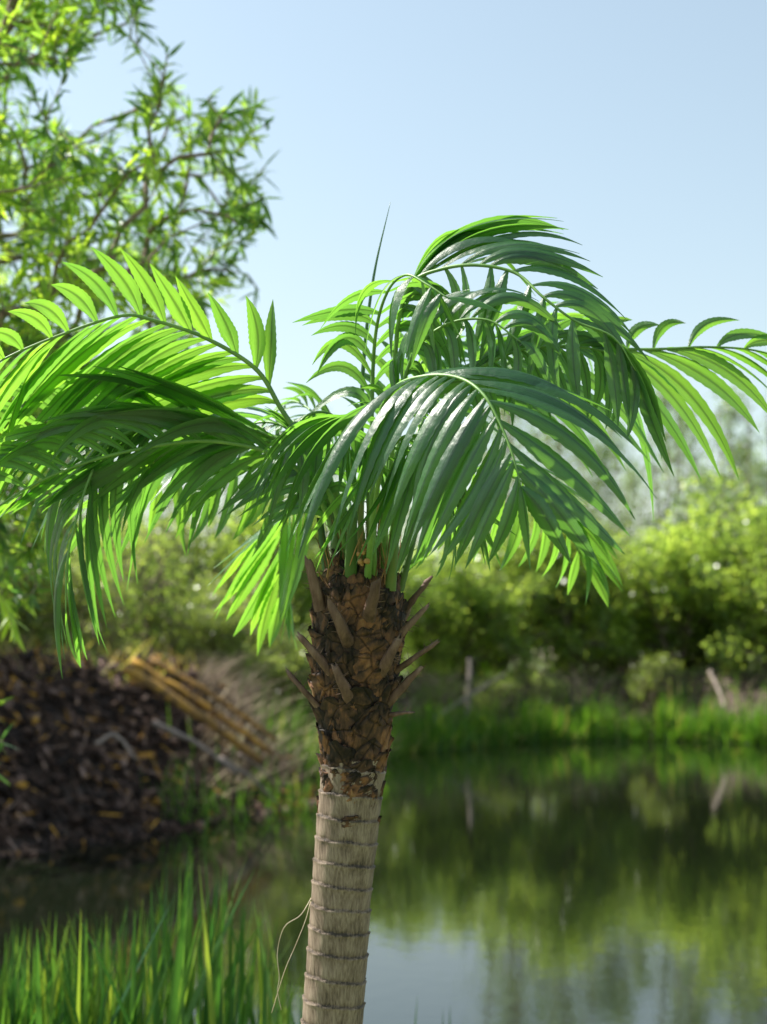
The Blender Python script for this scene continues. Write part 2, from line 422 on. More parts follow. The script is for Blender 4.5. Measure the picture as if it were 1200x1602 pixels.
fs = [(i * SD + k, (i + 1) * SD + k, (i + 1) * SD + (k + 1) % SD, i * SD + (k + 1) % SD) for i in range(nr - 1) for k in range(SD)]
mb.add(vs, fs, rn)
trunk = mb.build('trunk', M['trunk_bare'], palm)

# fibrous sheath: core plus overlapping old leaf-base scales
mb = MB(); rows = np.arange(878, 1212, 3.0); vs, rn = [], []
for py in rows:
    for k in range(SD):
        th = 2 * math.pi * k / SD
        v = noise.fractal(Vector((math.cos(th) * 4, math.sin(th) * 4, py * 0.03)), 1.0, 2.0, 4)
        vs.append(trunk_point(py, th, -0.003 + 0.004 * v if py < 1205 else -0.004)); rn.append(0.1 + 0.25 * v)
nr = len(rows)
fs = [(i * SD + k, (i + 1) * SD + k, (i + 1) * SD + (k + 1) % SD, i * SD + (k + 1) % SD) for i in range(nr - 1) for k in range(SD)]
fs.append(tuple(range(SD)))
mb.add(vs, fs, rn)
def scale(mb, py, th, w, h, lift, rnd, bulge=0.004):
    """one overlapping lozenge scale centred at row py and angle th; w, h half sizes in metres"""
    n = 12; vs, fs, uv, rr = [], [], [], []
    _, hw = trunk_c(py); r0 = hw / F * D0
    skew = random.uniform(-.25, .25); ph = random.uniform(0, 40)
    for j in range(n + 1):
        v = -1 + 2 * j / n
        for i in range(n + 1):
            u = -1 + 2 * i / n
            ww = w * (1 - 0.65 * max(0, v) ** 1.5) * (1 - 0.45 * max(0, -v) ** 2)
            jit = noise.noise(Vector((u * 1.6 + ph, v * 1.6, ph))) * 0.42
            x = ww * (u + jit + skew * v * .4); z = h * (v + jit * .8)
            ridge = 0.0075 * abs(noise.noise(Vector((u * 2.2 + ph, v * 1.4 + 9, 2)))) + .003 * abs(noise.noise(Vector((u * 5 + ph, v * 2 + 3, 7))))
            rad = bulge * (1 - u * u) * (0.6 + .4 * v) + lift * max(0, (v + 1) / 2) ** 2 * (1 - .3 * abs(u)) - 0.003 * (abs(u) ** 4) - ridge
            a = th + x / r0
            vs.append(trunk_point(py - z * F / D0, a, rad)); uv.append((i / n, j / n))
            rr.append(rnd - 0.45 * max(abs(u), abs(v)) ** 4 - ridge * 60 + .1)  # rims and furrows painted darker, as if shaded between the scales
    for j in range(n):
        for i in range(n):
            a = j * (n + 1) + i
            fs.append((a, a + 1, a + n + 2, a + n + 1))
    mb.add(vs, fs, rr, uv)
row_py = 1196
k = 0
while row_py > 895:
    _, hw = trunk_c(row_py)
    cnt = 7 if hw < 58 else 10
    for i in range(cnt):
        th = 2 * math.pi * (i + 0.5 * (k % 2)) / cnt + random.uniform(-.3, .3)
        low = sstep(1090, 1200, row_py)
        scale(mb, row_py + random.uniform(-11, 11), th, random.uniform(.018, .042) * hw / 60, random.uniform(.018, .040),
              random.choice((0, .003, .005, .012)), random.uniform(.2, .85), random.uniform(.001, .006))
    row_py -= 15; k += 1
# ragged remnants on the bare trunk below
for (py, th, w, h) in [(1205, .3, .04, .022), (1228, .35, .04, .02), (1222, .15, .034, .018), (1240, .45, .026, .016), (1218, .62, .02, .02), (1232, -.1, .022, .012), (1276, .12, .026, .006), (1286, -.05, .02, .009),
                       (1262, -1.45, .010, .018), (1240, 1.35, .012, .022), (1290, 1.3, .008, .018), (1250, .85, .018, .02), (1210, -2.5, .03, .02), (1230, 2.6, .03, .02)]:
    scale(mb, py, th, w, h, .003, random.uniform(.35, .75), .0045)
for i in range(26):
    py = 1196 + abs(random.gauss(0, 26)); th = random.uniform(-math.pi, math.pi)
    scale(mb, py, th, random.uniform(.012, .030), random.uniform(.008, .022), random.choice((.001, .004)), random.uniform(.2, .8), .0045)
# loose fibre edges
for i in range(150):
    py = random.uniform(890, 1195); th = random.uniform(-math.pi, math.pi)
    a = trunk_point(py, th, .001); dr = nrm([math.sin(th) * .6 + random.gauss(0, .5), -math.cos(th) * .6 + random.gauss(0, .5), random.gauss(.2, .7)])
    l = random.uniform(.008, .028)
    mb.tube([a, a + dr * l * .6 + np.array([0, 0, .002]), a + dr * l + np.array([random.gauss(0, .003), 0, -.003])], [.0006, .0004, .0002], 3, random.uniform(.2, .9), cap=False)
sheath = mb.build('bark_sheath', M['sheath'], palm)

# cut leaf stubs
def stub(p0, p1, w, d0, d1, curl=0.0, rnd=0.5, spines=5):
    A, B = at(*p0, d0), at(*p1, d1)
    ax = nrm(B - A); view = nrm(A - CAM)
    wd = nrm(np.cross(ax, view)); nn = nrm(np.cross(wd, ax))
    mb = MB(); n = 9; vs, rr = [], []
    L_ = np.linalg.norm(B - A)
    for i in range(n + 1):
        s = i / n
        c = A - ax * .012 + (B - A + ax * .012) * s + nn * (-curl * math.sin(s * math.pi) * L_)
        hw = w * (1.1 - .5 * s) * (0.75 if i == n else 1); tk = .0036 * (1.5 - .9 * s)
        for (a, b) in [(-1, 0), (-.6, .8), (0, 1.0), (.6, .8), (1, 0), (.5, -.35), (0, -.5), (-.5, -.35)]:
            jj = .0022 * noise.noise(Vector((a * 3 + rnd * 20, b * 3, s * 5)))
            jag = ax * (random.uniform(-.009, .009) if i == n else 0)
            vs.append(c + wd * (a * hw + jj) + nn * (-b * tk + jj) + jag); rr.append(rnd + (0.3 if i == n else 0) + .2 * (1 - s) * -1)
    fs = [(i * 8 + k, i * 8 + (k + 1) % 8, (i + 1) * 8 + (k + 1) % 8, (i + 1) * 8 + k) for i in range(n) for k in range(8)]
    fs.append(tuple(n * 8 + k for k in range(8)))
    mb.add(vs, fs, rr)
    for q in range(spines):
        s = random.uniform(.25, .95); sd_ = random.choice((-1, 1))
        c = A + (B - A) * s + wd * sd_ * w * (1.2 - .55 * s)
        e = c + wd * sd_ * random.uniform(.006, .011) + ax * random.uniform(.001, .006)
        mb.tube([c - wd * sd_ * .002, e], [.0009, .0002], 4, .75, cap=False)
    mb.build('leaf_stub', M['stub'], palm)
Dn = D0 - .075
for a in [((500, 945), (481, 872), .0115, D0 - .05, D0 - .06), ((545, 1005), (514, 937), .0120, Dn, Dn - .03), ((576, 968), (591, 905), .0130, Dn, Dn - .035),
          ((512, 1045), (466, 991), .0085, D0 - .06, D0 - .07), ((494, 1101), (447, 1048), .0065, D0 - .03, D0 - .03), ((548, 1095), (523, 1040), .0115, Dn + .01, Dn - .015),
          ((598, 1047), (627, 994), .0110, D0 - .06, D0 - .08), ((621, 998), (669, 948), .0075, D0 - .03, D0 - .02), ((636, 952), (673, 904), .0065, D0 + .01, D0 + .02),
          ((626, 1045), (683, 1005), .0062, D0 - .02, D0 - .02), ((610, 1095), (661, 1043), .0085, D0 - .03, D0 - .04), ((612, 1118), (643, 1114), .0045, D0 - .02, D0 - .02),
          ((560, 940), (540, 890), .010, D0 + .08, D0 + .11), ((610, 1010), (640, 950), .010, D0 + .07, D0 + .1), ((520, 1040), (500, 980), .010, D0 + .07, D0 + .11)]:
    stub(*a, rnd=random.uniform(.35, .65), curl=random.uniform(.02, .16))

# one leaflet ribbon
def leaflet(mb, base, mid, tip, n0, W, rnd, twist=0.0, fold=0.3, wave=0.0):
    n = 26
    ctrl = 2 * mid - 0.5 * (base + tip)
    t = np.linspace(0, 1, n + 1)[:, None]
    P = (1 - t) ** 2 * base + 2 * t * (1 - t) * ctrl + t * t * tip
    T = np.gradient(P, axis=0); T /= np.linalg.norm(T, axis=1)[:, None] + 1e-12
    nn = nrm(n0 - (n0 @ T[0]) * T[0])
    vs, uv = [], []
    for i in range(n + 1):
        s = i / n
        nn = nrm(nn - (nn @ T[i]) * T[i])
        wv = np.cross(T[i], nn)
        a = twist * s + wave * math.sin(s * 5 + rnd * 9)
        n2 = nn * math.cos(a) + wv * math.sin(a); w2 = wv * math.cos(a) - nn * math.sin(a)
        wid = W * min(1.0, .22 + 2.3 * s) * max(0.0, 1 - max(0, (s - .42) / .58) ** 2.1)
        if 0 < i < n: wid *= 1 + (.045 if i % 2 else -.045)
        if i == n: wid = W * .03
        for u in (-1, -.5, 0, .5, 1):
            vs.append(P[i] + w2 * u * wid - n2 * (fold * abs(u) ** 1.5 * wid * (1 - .3 * s)) + n2 * (.0006 if u == 0 else 0))
            uv.append((.5 + .5 * u, s))
    fs = [(i * 5 + k, i * 5 + k + 1, (i + 1) * 5 + k + 1, (i + 1) * 5 + k) for i in range(n) for k in range(4)]
    mb.add(vs, fs, rnd, uv)

UP = np.array([0, 0, 1.0])
def frond(rachis, sides, W=.0145, label=None, tip=None, r0=.0048, jit=1.35, fold=.3, rnd_c=.5):  # rnd_c centres the leaf colour: backlit fronds painted paler, shaded ones darker
    """rachis: (px, py, depth) points. sides: list of (count, t0px, guides); a guide is (bx,by, mx,my,dm, tx,ty,dt)"""
    Rp = catmull([at(*p) for p in rachis], 90)
    Rt = np.gradient(Rp, axis=0); Rt /= np.linalg.norm(Rt, axis=1)[:, None]
    ppx, ppy = project(Rp)
    lf = MB()
    for side in sides:
        cnt, guides = side[:2]; Wm = side[2] if len(side) > 2 else 1.0
        G = []
        for (bx, by, mx, my, dm, tx, ty, dt) in guides:
            dd = (ppx - bx) ** 2 + (ppy - by) ** 2
            i = int(np.argmin(dd[8:]) + 8)
            b = Rp[i]; db = (b - CAM) @ np.array([0, math.cos(PITCH), math.sin(PITCH)])
            G.append((i, at(mx, my, db + dm) - b, at(tx, ty, db + dt) - b))
        G.sort(key=lambda g: g[0])
        gi = np.array([g[0] for g in G], float) + np.arange(len(G)) * 1e-3
        gm = np.array([g[1] for g in G]); gt = np.array([g[2] for g in G])
        for q in range(cnt):
            i = gi[0] + (gi[-1] - gi[0]) * (q + random.uniform(-.22, .22) * jit * (0 < q < cnt - 1)) / max(1, cnt - 1)
            b = np.array([np.interp(i, np.arange(90), Rp[:, c]) for c in range(3)])
            m_ = np.array([np.interp(i, gi, gm[:, c]) for c in range(3)])
            t_ = np.array([np.interp(i, gi, gt[:, c]) for c in range(3)])
            Ln = np.linalg.norm(t_)
            sc = 1 + random.uniform(-.07, .06) * jit
            m_ = m_ * sc + rng.normal(0, .012, 3) * Ln * jit
            t_ = t_ * sc + rng.normal(0, .028, 3) * Ln * jit
            if random.random() < .09 * jit:      # here and there a leaflet hangs limp or is kinked
                t_ = t_ * .93 + np.array([rng.normal(0, .1), rng.normal(0, .1), -.28]) * Ln
            rt = Rt[int(round(i))]
            l0 = nrm(2 * m_ - .5 * t_)
            n0 = np.cross(rt, l0)
            if np.linalg.norm(n0) < .15: n0 = UP + .3 * nrm(b - CAM)
            n0 = nrm(n0)
            if n0[2] < 0: n0 = -n0
            wfac = min(1.0, .55 + Ln / .3 * .5)
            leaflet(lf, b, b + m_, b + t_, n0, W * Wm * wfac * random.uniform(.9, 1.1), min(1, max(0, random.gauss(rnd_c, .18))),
                    twist=random.gauss(0, .38), fold=fold * random.uniform(.6, 1.3), wave=random.gauss(0, .06))
    f = lf.build('frond', M['palm_leaf'], palm)
    if label: f['label'] = label
    rb = MB()
    rb.tube(Rp, np.interp(np.arange(90), [0, 25, 60, 89], [r0 * 1.5, r0, r0 * .62, r0 * .3]), 8, .6)
    sub('rachis', rb, M['rachis'], f, palm)
    return f

# upper left frond, backlit
frond([(560, 900, 2.6), (535, 790, 2.58), (480, 700, 2.56), (440, 640, 2.55), (400, 577, 2.54), (320, 528, 2.52), (240, 501, 2.5), (190, 494, 2.48), (100, 522, 2.46), (0, 565, 2.44), (-80, 620, 2.43)],
      [(15, [(427, 605, 424, 530, -0.024, 430, 462, -0.036), (405, 580, 412, 515, -0.024, 398, 455, -0.048), (385, 565, 372, 515, -0.024, 345, 468, -0.060), (312, 525, 285, 480, -0.024, 248, 420, -0.060),
             (250, 503, 228, 445, -0.024, 183, 383, -0.060), (192, 494, 160, 440, -0.024, 107, 402, -0.060), (137, 505, 110, 468, -0.024, 72, 455, -0.048), (60, 540, 30, 512, -0.024, -10, 503, -0.048), (-60, 606, -95, 590, -0.024, -130, 600, -0.036)], 1.22),
       (26, [(432, 635, 340, 632, 0.060, 150, 705, 0.10), (400, 580, 290, 598, 0.060, 130, 670, 0.120), (320, 528, 200, 590, 0.060, 45, 735, 0.120), (240, 501, 120, 580, 0.060, 0, 720, 0.120),
             (150, 503, 60, 585, 0.060, -30, 715, 0.120), (60, 540, -20, 620, 0.060, -80, 760, 0.120), (-60, 606, -110, 680, 0.060, -140, 800, 0.096)])],
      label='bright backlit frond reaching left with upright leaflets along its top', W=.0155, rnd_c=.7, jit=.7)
frond([(552, 900, 2.6), (510, 760, 2.56), (440, 690, 2.58), (330, 655, 2.62), (240, 645, 2.64), (165, 652, 2.65), (77, 675, 2.66), (0, 700, 2.66), (-60, 740, 2.66)],
      [(17, [(430, 688, 330, 625, -0.048, 200, 575, -0.072), (330, 655, 240, 605, -0.048, 110, 590, -0.072), (165, 652, 90, 605, -0.036, 10, 595, -0.060), (0, 700, -60, 660, -0.036, -130, 660, -0.048)]),
       (18, [(430, 688, 320, 705, 0.048, 190, 790, 0.072), (240, 645, 130, 690, 0.048, 30, 790, 0.072), (100, 668, 35, 715, 0.048, -20, 820, 0.060), (0, 700, -50, 760, 0.036, -90, 850, 0.048)])],
      label='second frond reaching left below the backlit one', rnd_c=.45)
frond([(546, 905, 2.62), (500, 750, 2.62), (420, 690, 2.63), (320, 668, 2.64), (230, 668, 2.62), (170, 695, 2.6), (142, 743, 2.58), (120, 810, 2.56), (105, 880, 2.55), (103, 960, 2.55)],
      [(17, [(400, 687, 290, 640, 0.07, 160, 680, 0.13), (320, 668, 200, 665, 0.05, 100, 770, 0.09), (230, 668, 130, 705, 0.07, 72, 840, 0.11), (142, 743, 88, 810, 0.06, 96, 930, 0.09), (110, 860, 90, 940, 0.05, 112, 1052, 0.09)]),
       (19, [(420, 690, 370, 730, 0.08, 300, 790, 0.14), (320, 668, 265, 730, 0.08, 195, 880, 0.12), (230, 668, 180, 760, 0.05, 192, 950, 0.09), (150, 730, 140, 850, 0.07, 172, 992, 0.11), (120, 810, 125, 920, 0.07, 155, 1020, 0.11), (104, 940, 112, 1000, 0.05, 126, 1046, 0.09)])],
      W=.0125, label='arching frond on the left whose tip hangs straight down', rnd_c=.4)
frond([(548, 905, 2.64), (505, 780, 2.7), (440, 735, 2.8), (360, 722, 2.88), (280, 728, 2.95), (200, 752, 3.0), (150, 790, 3.02)],
      [(13, [(450, 738, 430, 800, .05, 395, 850, .08), (280, 728, 275, 785, .02, 262, 848, .04), (200, 752, 185, 800, .02, 160, 850, .03), (155, 785, 130, 830, .02, 110, 870, .03)]),
       (11, [(450, 738, 385, 735, -.1, 305, 812, -.2), (300, 726, 265, 735, -.1, 220, 790, -.15), (160, 780, 130, 790, -.02, 100, 830, -.04)])],
      label='frond behind on the left with short hanging leaflets', rnd_c=.7)
frond([(545, 910, 2.67), (515, 820, 2.8), (480, 778, 2.95), (448, 800, 3.1), (437, 870, 3.2), (442, 945, 3.25)],
      [(12, [(490, 785, 410, 830, .05, 325, 925, .1), (448, 800, 390, 870, .05, 335, 945, .08), (437, 870, 405, 940, .03, 372, 995, .05), (441, 930, 432, 970, .02, 420, 1012, .03)]),
       (11, [(490, 785, 480, 850, .03, 440, 960, .05), (448, 800, 450, 870, 0, 430, 980, 0), (437, 870, 452, 930, 0, 455, 1000, 0), (441, 930, 455, 970, 0, 462, 1015, 0)])],
      W=.019, label='out-of-focus frond hanging down beside the trunk on the left', rnd_c=.75)
frond([(548, 905, 2.62), (495, 770, 2.6), (430, 712, 2.58), (330, 690, 2.57), (230, 700, 2.56), (130, 725, 2.56), (40, 765, 2.56), (-40, 820, 2.56)],
      [(16, [(430, 712, 330, 665, -.04, 200, 650, -.07), (230, 700, 140, 660, -.04, 40, 680, -.06), (40, 765, -30, 740, -.03, -90, 760, -.05)]),
       (17, [(430, 712, 360, 740, .04, 290, 810, .07), (230, 700, 150, 745, .04, 80, 800, .06), (100, 737, 50, 770, .03, 5, 812, .05), (-30, 812, -60, 850, .02, -90, 890, .03)])],
      label='third frond reaching left, half hidden behind the arching one', rnd_c=.55)
# front frond facing the camera
frond([(585, 905, 2.55), (582, 780, 2.5), (588, 670, 2.42), (618, 607, 2.36), (670, 588, 2.3), (720, 592, 2.25), (757, 618, 2.2), (785, 668, 2.17), (803, 715, 2.15), (815, 762, 2.14)],
      [(27, [(584, 700, 490, 660, -.05, 402, 712, -.08), (588, 665, 480, 665, -.05, 404, 788, -.08), (598, 640, 485, 690, -.05, 404, 808, -.08), (612, 615, 520, 690, -.06, 456, 842, -.08), (630, 602, 530, 680, -.05, 454, 870, -.07), (650, 593, 560, 680, -.05, 492, 885, -.06), (672, 588, 600, 665, -.04, 535, 850, -.05), (695, 588, 625, 650, -.03, 562, 770, -.03), (715, 591, 645, 660, -.03, 595, 805, -.03),
             (740, 603, 680, 680, -.03, 632, 822, -.02), (768, 635, 712, 740, -.02, 640, 876, 0), (787, 675, 735, 780, -.01, 668, 893, .01), (800, 710, 760, 790, 0, 716, 880, .02), (811, 745, 793, 815, 0, 765, 891, .02), (815, 760, 822, 830, 0, 827, 898, .02)]),
       (14, [(586, 670, 720, 590, -.02, 880, 645, 0), (640, 597, 790, 588, -.03, 958, 640, -.02), (700, 589, 860, 610, -.03, 985, 700, -.03), (740, 603, 895, 645, -.02, 1004, 755, -.01),
             (765, 630, 890, 690, -.01, 1001, 830, 0), (785, 668, 885, 740, -.01, 990, 855, .01), (797, 695, 890, 785, 0, 972, 873, .02), (808, 735, 865, 800, 0, 940, 885, .02), (814, 758, 855, 810, 0, 903, 892, .02)], 1.2)],
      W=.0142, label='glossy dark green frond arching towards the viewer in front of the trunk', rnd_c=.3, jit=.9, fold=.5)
frond([(575, 905, 2.54), (585, 800, 2.46), (602, 720, 2.38), (635, 682, 2.33), (675, 697, 2.3), (700, 760, 2.28)],
      [(9, [(598, 735, 530, 780, -.04, 460, 872, -.05), (615, 698, 560, 780, -.03, 498, 898, -.03), (645, 683, 610, 780, 0, 572, 882, 0), (680, 705, 655, 800, 0, 622, 906, .01)]),
       (9, [(598, 735, 690, 760, -.02, 790, 850, 0), (630, 684, 720, 760, 0, 776, 902, .02), (675, 697, 720, 800, 0, 718, 898, .02), (698, 755, 700, 850, 0, 688, 914, .01)])],
      W=.0125, label='dark frond under the front one', rnd_c=.35)
# top frond rising then drooping towards the viewer
frond([(585, 905, 2.58), (583, 760, 2.58), (582, 630, 2.58), (588, 520, 2.55), (607, 455, 2.5), (635, 430, 2.45), (665, 443, 2.41), (700, 466, 2.38)],
      [(13, [(582, 650, 545, 610, .0, 470, 620, .02), (582, 600, 535, 548, 0, 500, 592, .0), (588, 530, 545, 505, 0, 480, 520, 0), (598, 480, 535, 480, 0, 455, 502, 0), (615, 447, 560, 455, 0, 540, 523, 0),
             (635, 430, 600, 460, -.01, 600, 530, -.02), (655, 438, 632, 490, -.01, 628, 587, -.02), (690, 458, 668, 500, -.01, 638, 550, -.02)]),
       (12, [(582, 640, 630, 600, .02, 680, 640, .03), (585, 570, 640, 530, .02, 690, 590, .03), (598, 480, 680, 450, .02, 740, 500, .03), (635, 430, 680, 455, 0, 690, 530, 0), (665, 443, 672, 500, -.01, 674, 546, -.02), (685, 456, 708, 490, 0, 721, 533, -.01), (700, 466, 742, 472, 0, 784, 495, 0)])],
      W=.0150, label='frond rising from the centre and bending over at its tip', rnd_c=.5)
frond([(595, 905, 2.6), (607, 740, 2.6), (616, 600, 2.58), (624, 500, 2.56), (645, 442, 2.54), (695, 420, 2.51), (750, 415, 2.48), (808, 428, 2.46), (850, 465, 2.42), (900, 502, 2.4), (960, 528, 2.38), (995, 580, 2.37)],
      [(9, [(618, 560, 690, 380, .02, 858, 350, .02), (632, 465, 735, 368, .02, 874, 356, .02), (655, 437, 770, 368, .02, 884, 378, .02), (720, 417, 810, 392, .01, 905, 412, .01)], .85),
       (17, [(622, 510, 705, 365, 0, 868, 347, 0), (632, 465, 725, 372, 0, 876, 362, 0), (650, 440, 745, 378, 0, 880, 381, 0), (700, 419, 790, 385, 0, 897, 416, 0), (760, 416, 840, 400, 0, 940, 450, 0), (810, 430, 905, 440, 0, 1004, 507, 0),
             (850, 465, 920, 470, 0, 1010, 560, 0), (900, 502, 970, 545, 0, 1020, 650, 0), (950, 524, 1000, 590, 0, 1035, 690, 0), (990, 575, 1010, 640, 0, 1040, 735, 0)]),
       (16, [(620, 560, 680, 560, -.02, 725, 640, -.02), (640, 450, 700, 500, -.02, 740, 600, -.02), (725, 425, 730, 490, -.02, 690, 545, -.03), (790, 423, 775, 480, -.02, 752, 560, -.03), (830, 445, 815, 500, -.02, 790, 568, -.03), (880, 487, 880, 550, -.01, 890, 640, -.01), (940, 520, 955, 590, 0, 963, 670, 0), (988, 570, 990, 620, 0, 985, 680, 0)])],
      W=.0135, label='top frond arching over to the right with leaflets swept up', rnd_c=.35)
frond([(605, 905, 2.62), (645, 760, 2.65), (720, 625, 2.68), (820, 556, 2.7), (907, 540, 2.7), (980, 546, 2.7), (1035, 546, 2.7), (1106, 543, 2.7), (1180, 548, 2.7), (1260, 570, 2.7)],
      [(14, [(700, 650, 730, 580, 0, 800, 550, 0), (820, 556, 850, 515, 0, 900, 500, 0), (907, 540, 930, 505, 0, 970, 500, 0), (990, 546, 1005, 515, 0, 1038, 508, -.02), (1035, 546, 1052, 510, 0, 1088, 508, -.03), (1085, 544, 1115, 508, .01, 1172, 500, .02), (1115, 543, 1155, 522, 0, 1215, 530, 0), (1180, 548, 1220, 535, 0, 1285, 550, 0), (1250, 566, 1290, 560, 0, 1340, 590, 0)]),
       (17, [(720, 625, 830, 640, 0, 930, 740, 0), (840, 550, 950, 610, 0, 1047, 743, 0), (890, 541, 1000, 615, 0, 1091, 749, 0), (930, 541, 1035, 615, 0, 1117, 750, 0), (980, 546, 1085, 620, 0, 1164, 744, 0), (1010, 546, 1110, 595, 0, 1194, 682, 0), (1060, 546, 1150, 578, 0, 1230, 650, 0), (1150, 545, 1210, 570, 0, 1270, 640, 0), (1250, 566, 1290, 600, 0, 1330, 660, 0)])],
      W=.0140, label='frond stretching out to the right edge', rnd_c=.6, jit=.6)
frond([(600, 905, 2.6), (640, 720, 2.55), (710, 610, 2.5), (790, 556, 2.48), (860, 542, 2.46), (930, 546, 2.45), (975, 562, 2.44)],
      [(13, [(690, 635, 700, 680, 0, 715, 740, 0), (790, 556, 815, 595, 0, 830, 660, 0), (860, 542, 888, 575, 0, 900, 652, 0), (930, 546, 942, 600, 0, 936, 676, 0), (970, 560, 968, 610, 0, 964, 668, 0)]),
       (11, [(690, 635, 760, 570, 0, 850, 560, 0), (790, 556, 850, 520, 0, 925, 545, 0), (900, 543, 960, 540, 0, 1005, 600, 0), (965, 557, 990, 590, 0, 1005, 650, 0)])],
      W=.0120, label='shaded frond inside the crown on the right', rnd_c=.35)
frond([(608, 905, 2.66), (665, 790, 2.8), (750, 735, 2.95), (835, 765, 3.05), (890, 835, 3.1), (915, 885, 3.12)],
      [(13, [(670, 785, 670, 840, 0, 640, 890, 0), (780, 738, 770, 810, 0, 745, 885, 0), (850, 778, 850, 845, 0, 830, 905, 0), (905, 865, 895, 900, 0, 886, 935, 0)]),
       (14, [(700, 760, 800, 725, 0, 910, 780, 0), (800, 745, 890, 780, 0, 965, 870, 0), (850, 778, 915, 830, 0, 968, 910, 0), (905, 865, 935, 905, 0, 953, 945, 0)])],
      W=.015, label='soft out-of-focus frond hanging behind on the right', rnd_c=.7)
frond([(600, 905, 2.67), (640, 720, 2.8), (690, 600, 2.95), (760, 535, 3.1), (830, 518, 3.2), (900, 530, 3.3)],
      [(11, [(660, 670, 650, 600, 0, 680, 520, 0), (740, 550, 760, 505, 0, 800, 470, 0), (890, 527, 920, 510, 0, 960, 520, 0)]),
       (12, [(660, 670, 720, 650, 0, 790, 690, 0), (740, 550, 790, 570, 0, 840, 640, 0), (890, 527, 920, 560, 0, 935, 630, 0)])],
      W=.014, label='frond leaning away at the back', rnd_c=.65)
frond([(566, 905, 2.67), (540, 760, 2.8), (505, 665, 2.95), (462, 628, 3.05), (430, 645, 3.1)],
      [(9, [(530, 725, 470, 690, 0, 400, 720, 0), (480, 640, 440, 640, 0, 390, 690, 0), (432, 643, 410, 670, 0, 395, 710, 0)]),
       (9, [(530, 725, 510, 640, 0, 458, 605, 0), (480, 640, 470, 610, 0, 440, 600, 0), (432, 643, 430, 690, 0, 425, 730, 0)])],
      W=.013, label='short frond behind on the left of the crown', rnd_c=.55)
frond([(556, 905, 2.62), (520, 790, 2.62), (480, 705, 2.66), (440, 665, 2.7), (390, 665, 2.74), (350, 700, 2.77)],
      [(13, [(535, 830, 480, 790, .0, 400, 830, .02), (495, 730, 430, 740, 0, 350, 800, .02), (440, 665, 390, 700, 0, 330, 790, .02), (360, 690, 330, 740, 0, 300, 800, .02)]),
       (12, [(535, 830, 500, 720, -.02, 440, 650, -.03), (495, 730, 450, 660, -.02, 380, 630, -.03), (440, 665, 380, 640, -.02, 310, 665, -.03), (370, 680, 330, 690, 0, 290, 750, 0)])],
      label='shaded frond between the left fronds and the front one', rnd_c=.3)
frond([(575, 905, 2.6), (560, 790, 2.57), (545, 700, 2.53), (520, 650, 2.5), (480, 650, 2.47), (452, 690, 2.45)],
      [(12, [(562, 800, 520, 760, -.01, 460, 840, -.01), (545, 700, 480, 700, -.01, 425, 810, -.01), (500, 648, 440, 680, 0, 395, 790, 0), (455, 685, 440, 740, 0, 420, 800, 0)]),
       (12, [(562, 800, 600, 740, 0, 640, 800, 0), (545, 700, 560, 690, 0, 560, 790, 0), (500, 648, 510, 700, 0, 500, 800, 0), (460, 680, 470, 740, 0, 465, 820, 0)])],
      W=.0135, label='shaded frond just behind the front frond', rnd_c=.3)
frond([(590, 905, 2.64), (610, 780, 2.68), (625, 680, 2.72), (640, 610, 2.76), (665, 560, 2.8), (710, 530, 2.84)],
      [(12, [(603, 820, 570, 740, 0, 520, 700, 0), (625, 680, 590, 620, 0, 540, 600, 0), (650, 590, 630, 540, 0, 600, 500, 0), (705, 532, 720, 500, 0, 740, 480, 0)]),
       (12, [(603, 820, 660, 760, 0, 720, 740, 0), (625, 680, 690, 650, 0, 750, 660, 0), (650, 590, 710, 590, 0, 760, 620, 0), (705, 532, 745, 545, 0, 780, 580, 0)])],
      W=.0135, label='upright frond in the heart of the crown', rnd_c=.45)
frond([(598, 905, 2.58), (612, 720, 2.53), (640, 570, 2.47), (690, 512, 2.43), (760, 500, 2.39), (815, 535, 2.36)],
      [(13, [(614, 710, 640, 650, 0, 700, 690, 0), (650, 550, 670, 570, -.01, 672, 645, -.02), (720, 503, 735, 545, -.01, 728, 625, -.02), (800, 522, 810, 570, 0, 800, 640, 0)]),
       (14, [(614, 710, 590, 640, 0, 545, 640, 0), (640, 570, 650, 500, 0, 720, 455, 0), (690, 512, 750, 455, 0, 838, 470, 0), (760, 500, 830, 480, 0, 900, 545, 0), (813, 533, 840, 560, 0, 868, 620, 0)])],
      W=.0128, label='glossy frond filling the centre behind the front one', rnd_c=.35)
# unopened spear leaf
mb = MB(); sp = catmull([at(565, 800, 2.66), at(566, 640, 2.67), at(571, 540, 2.68), at(586, 425, 2.69), at(611, 316, 2.7)], 30)
mb.tube(sp, np.interp(np.arange(30), [0, 12, 22, 29], [.006, .0046, .0028, .0004]), 6, .2)
mb.build('spear_leaf', M['palm_leaf'], palm)
# petiole bases in the heart of the crown
def petiole(p0, p1, w0, w1, rnd):
    mb = MB(); n = 10; P = catmull([at(*p0), .5 * (at(*p0) + at(*p1)) + np.array([0, -.004, 0]), at(*p1)], n)
    vs = []
    for i in range(n):
        w = w0 + (w1 - w0) * i / (n - 1)
        for k in range(10):
            th = 2 * math.pi * k / 10
            vs.append(P[i] + np.array([math.cos(th) * w, math.sin(th) * w * .55, 0]))
    mb.add(vs, [(i * 10 + k, i * 10 + (k + 1) % 10, (i + 1) * 10 + (k + 1) % 10, (i + 1) * 10 + k) for i in range(n - 1) for k in range(10)] + [tuple((n - 1) * 10 + k for k in range(10))], rnd)
    for q in range(6):
        s = random.uniform(.1, .9); c = P[int(s * 9)] + np.array([random.choice((-1, 1)) * w0 * .9, 0, 0])
        mb.tube([c, c + np.array([np.sign(c[0] - P[int(s * 9)][0]) * .010, -.002, .007])], [.0009, .0002], 4, rnd, cap=False)
    return mb.build('petiole', M['petiole'], palm)
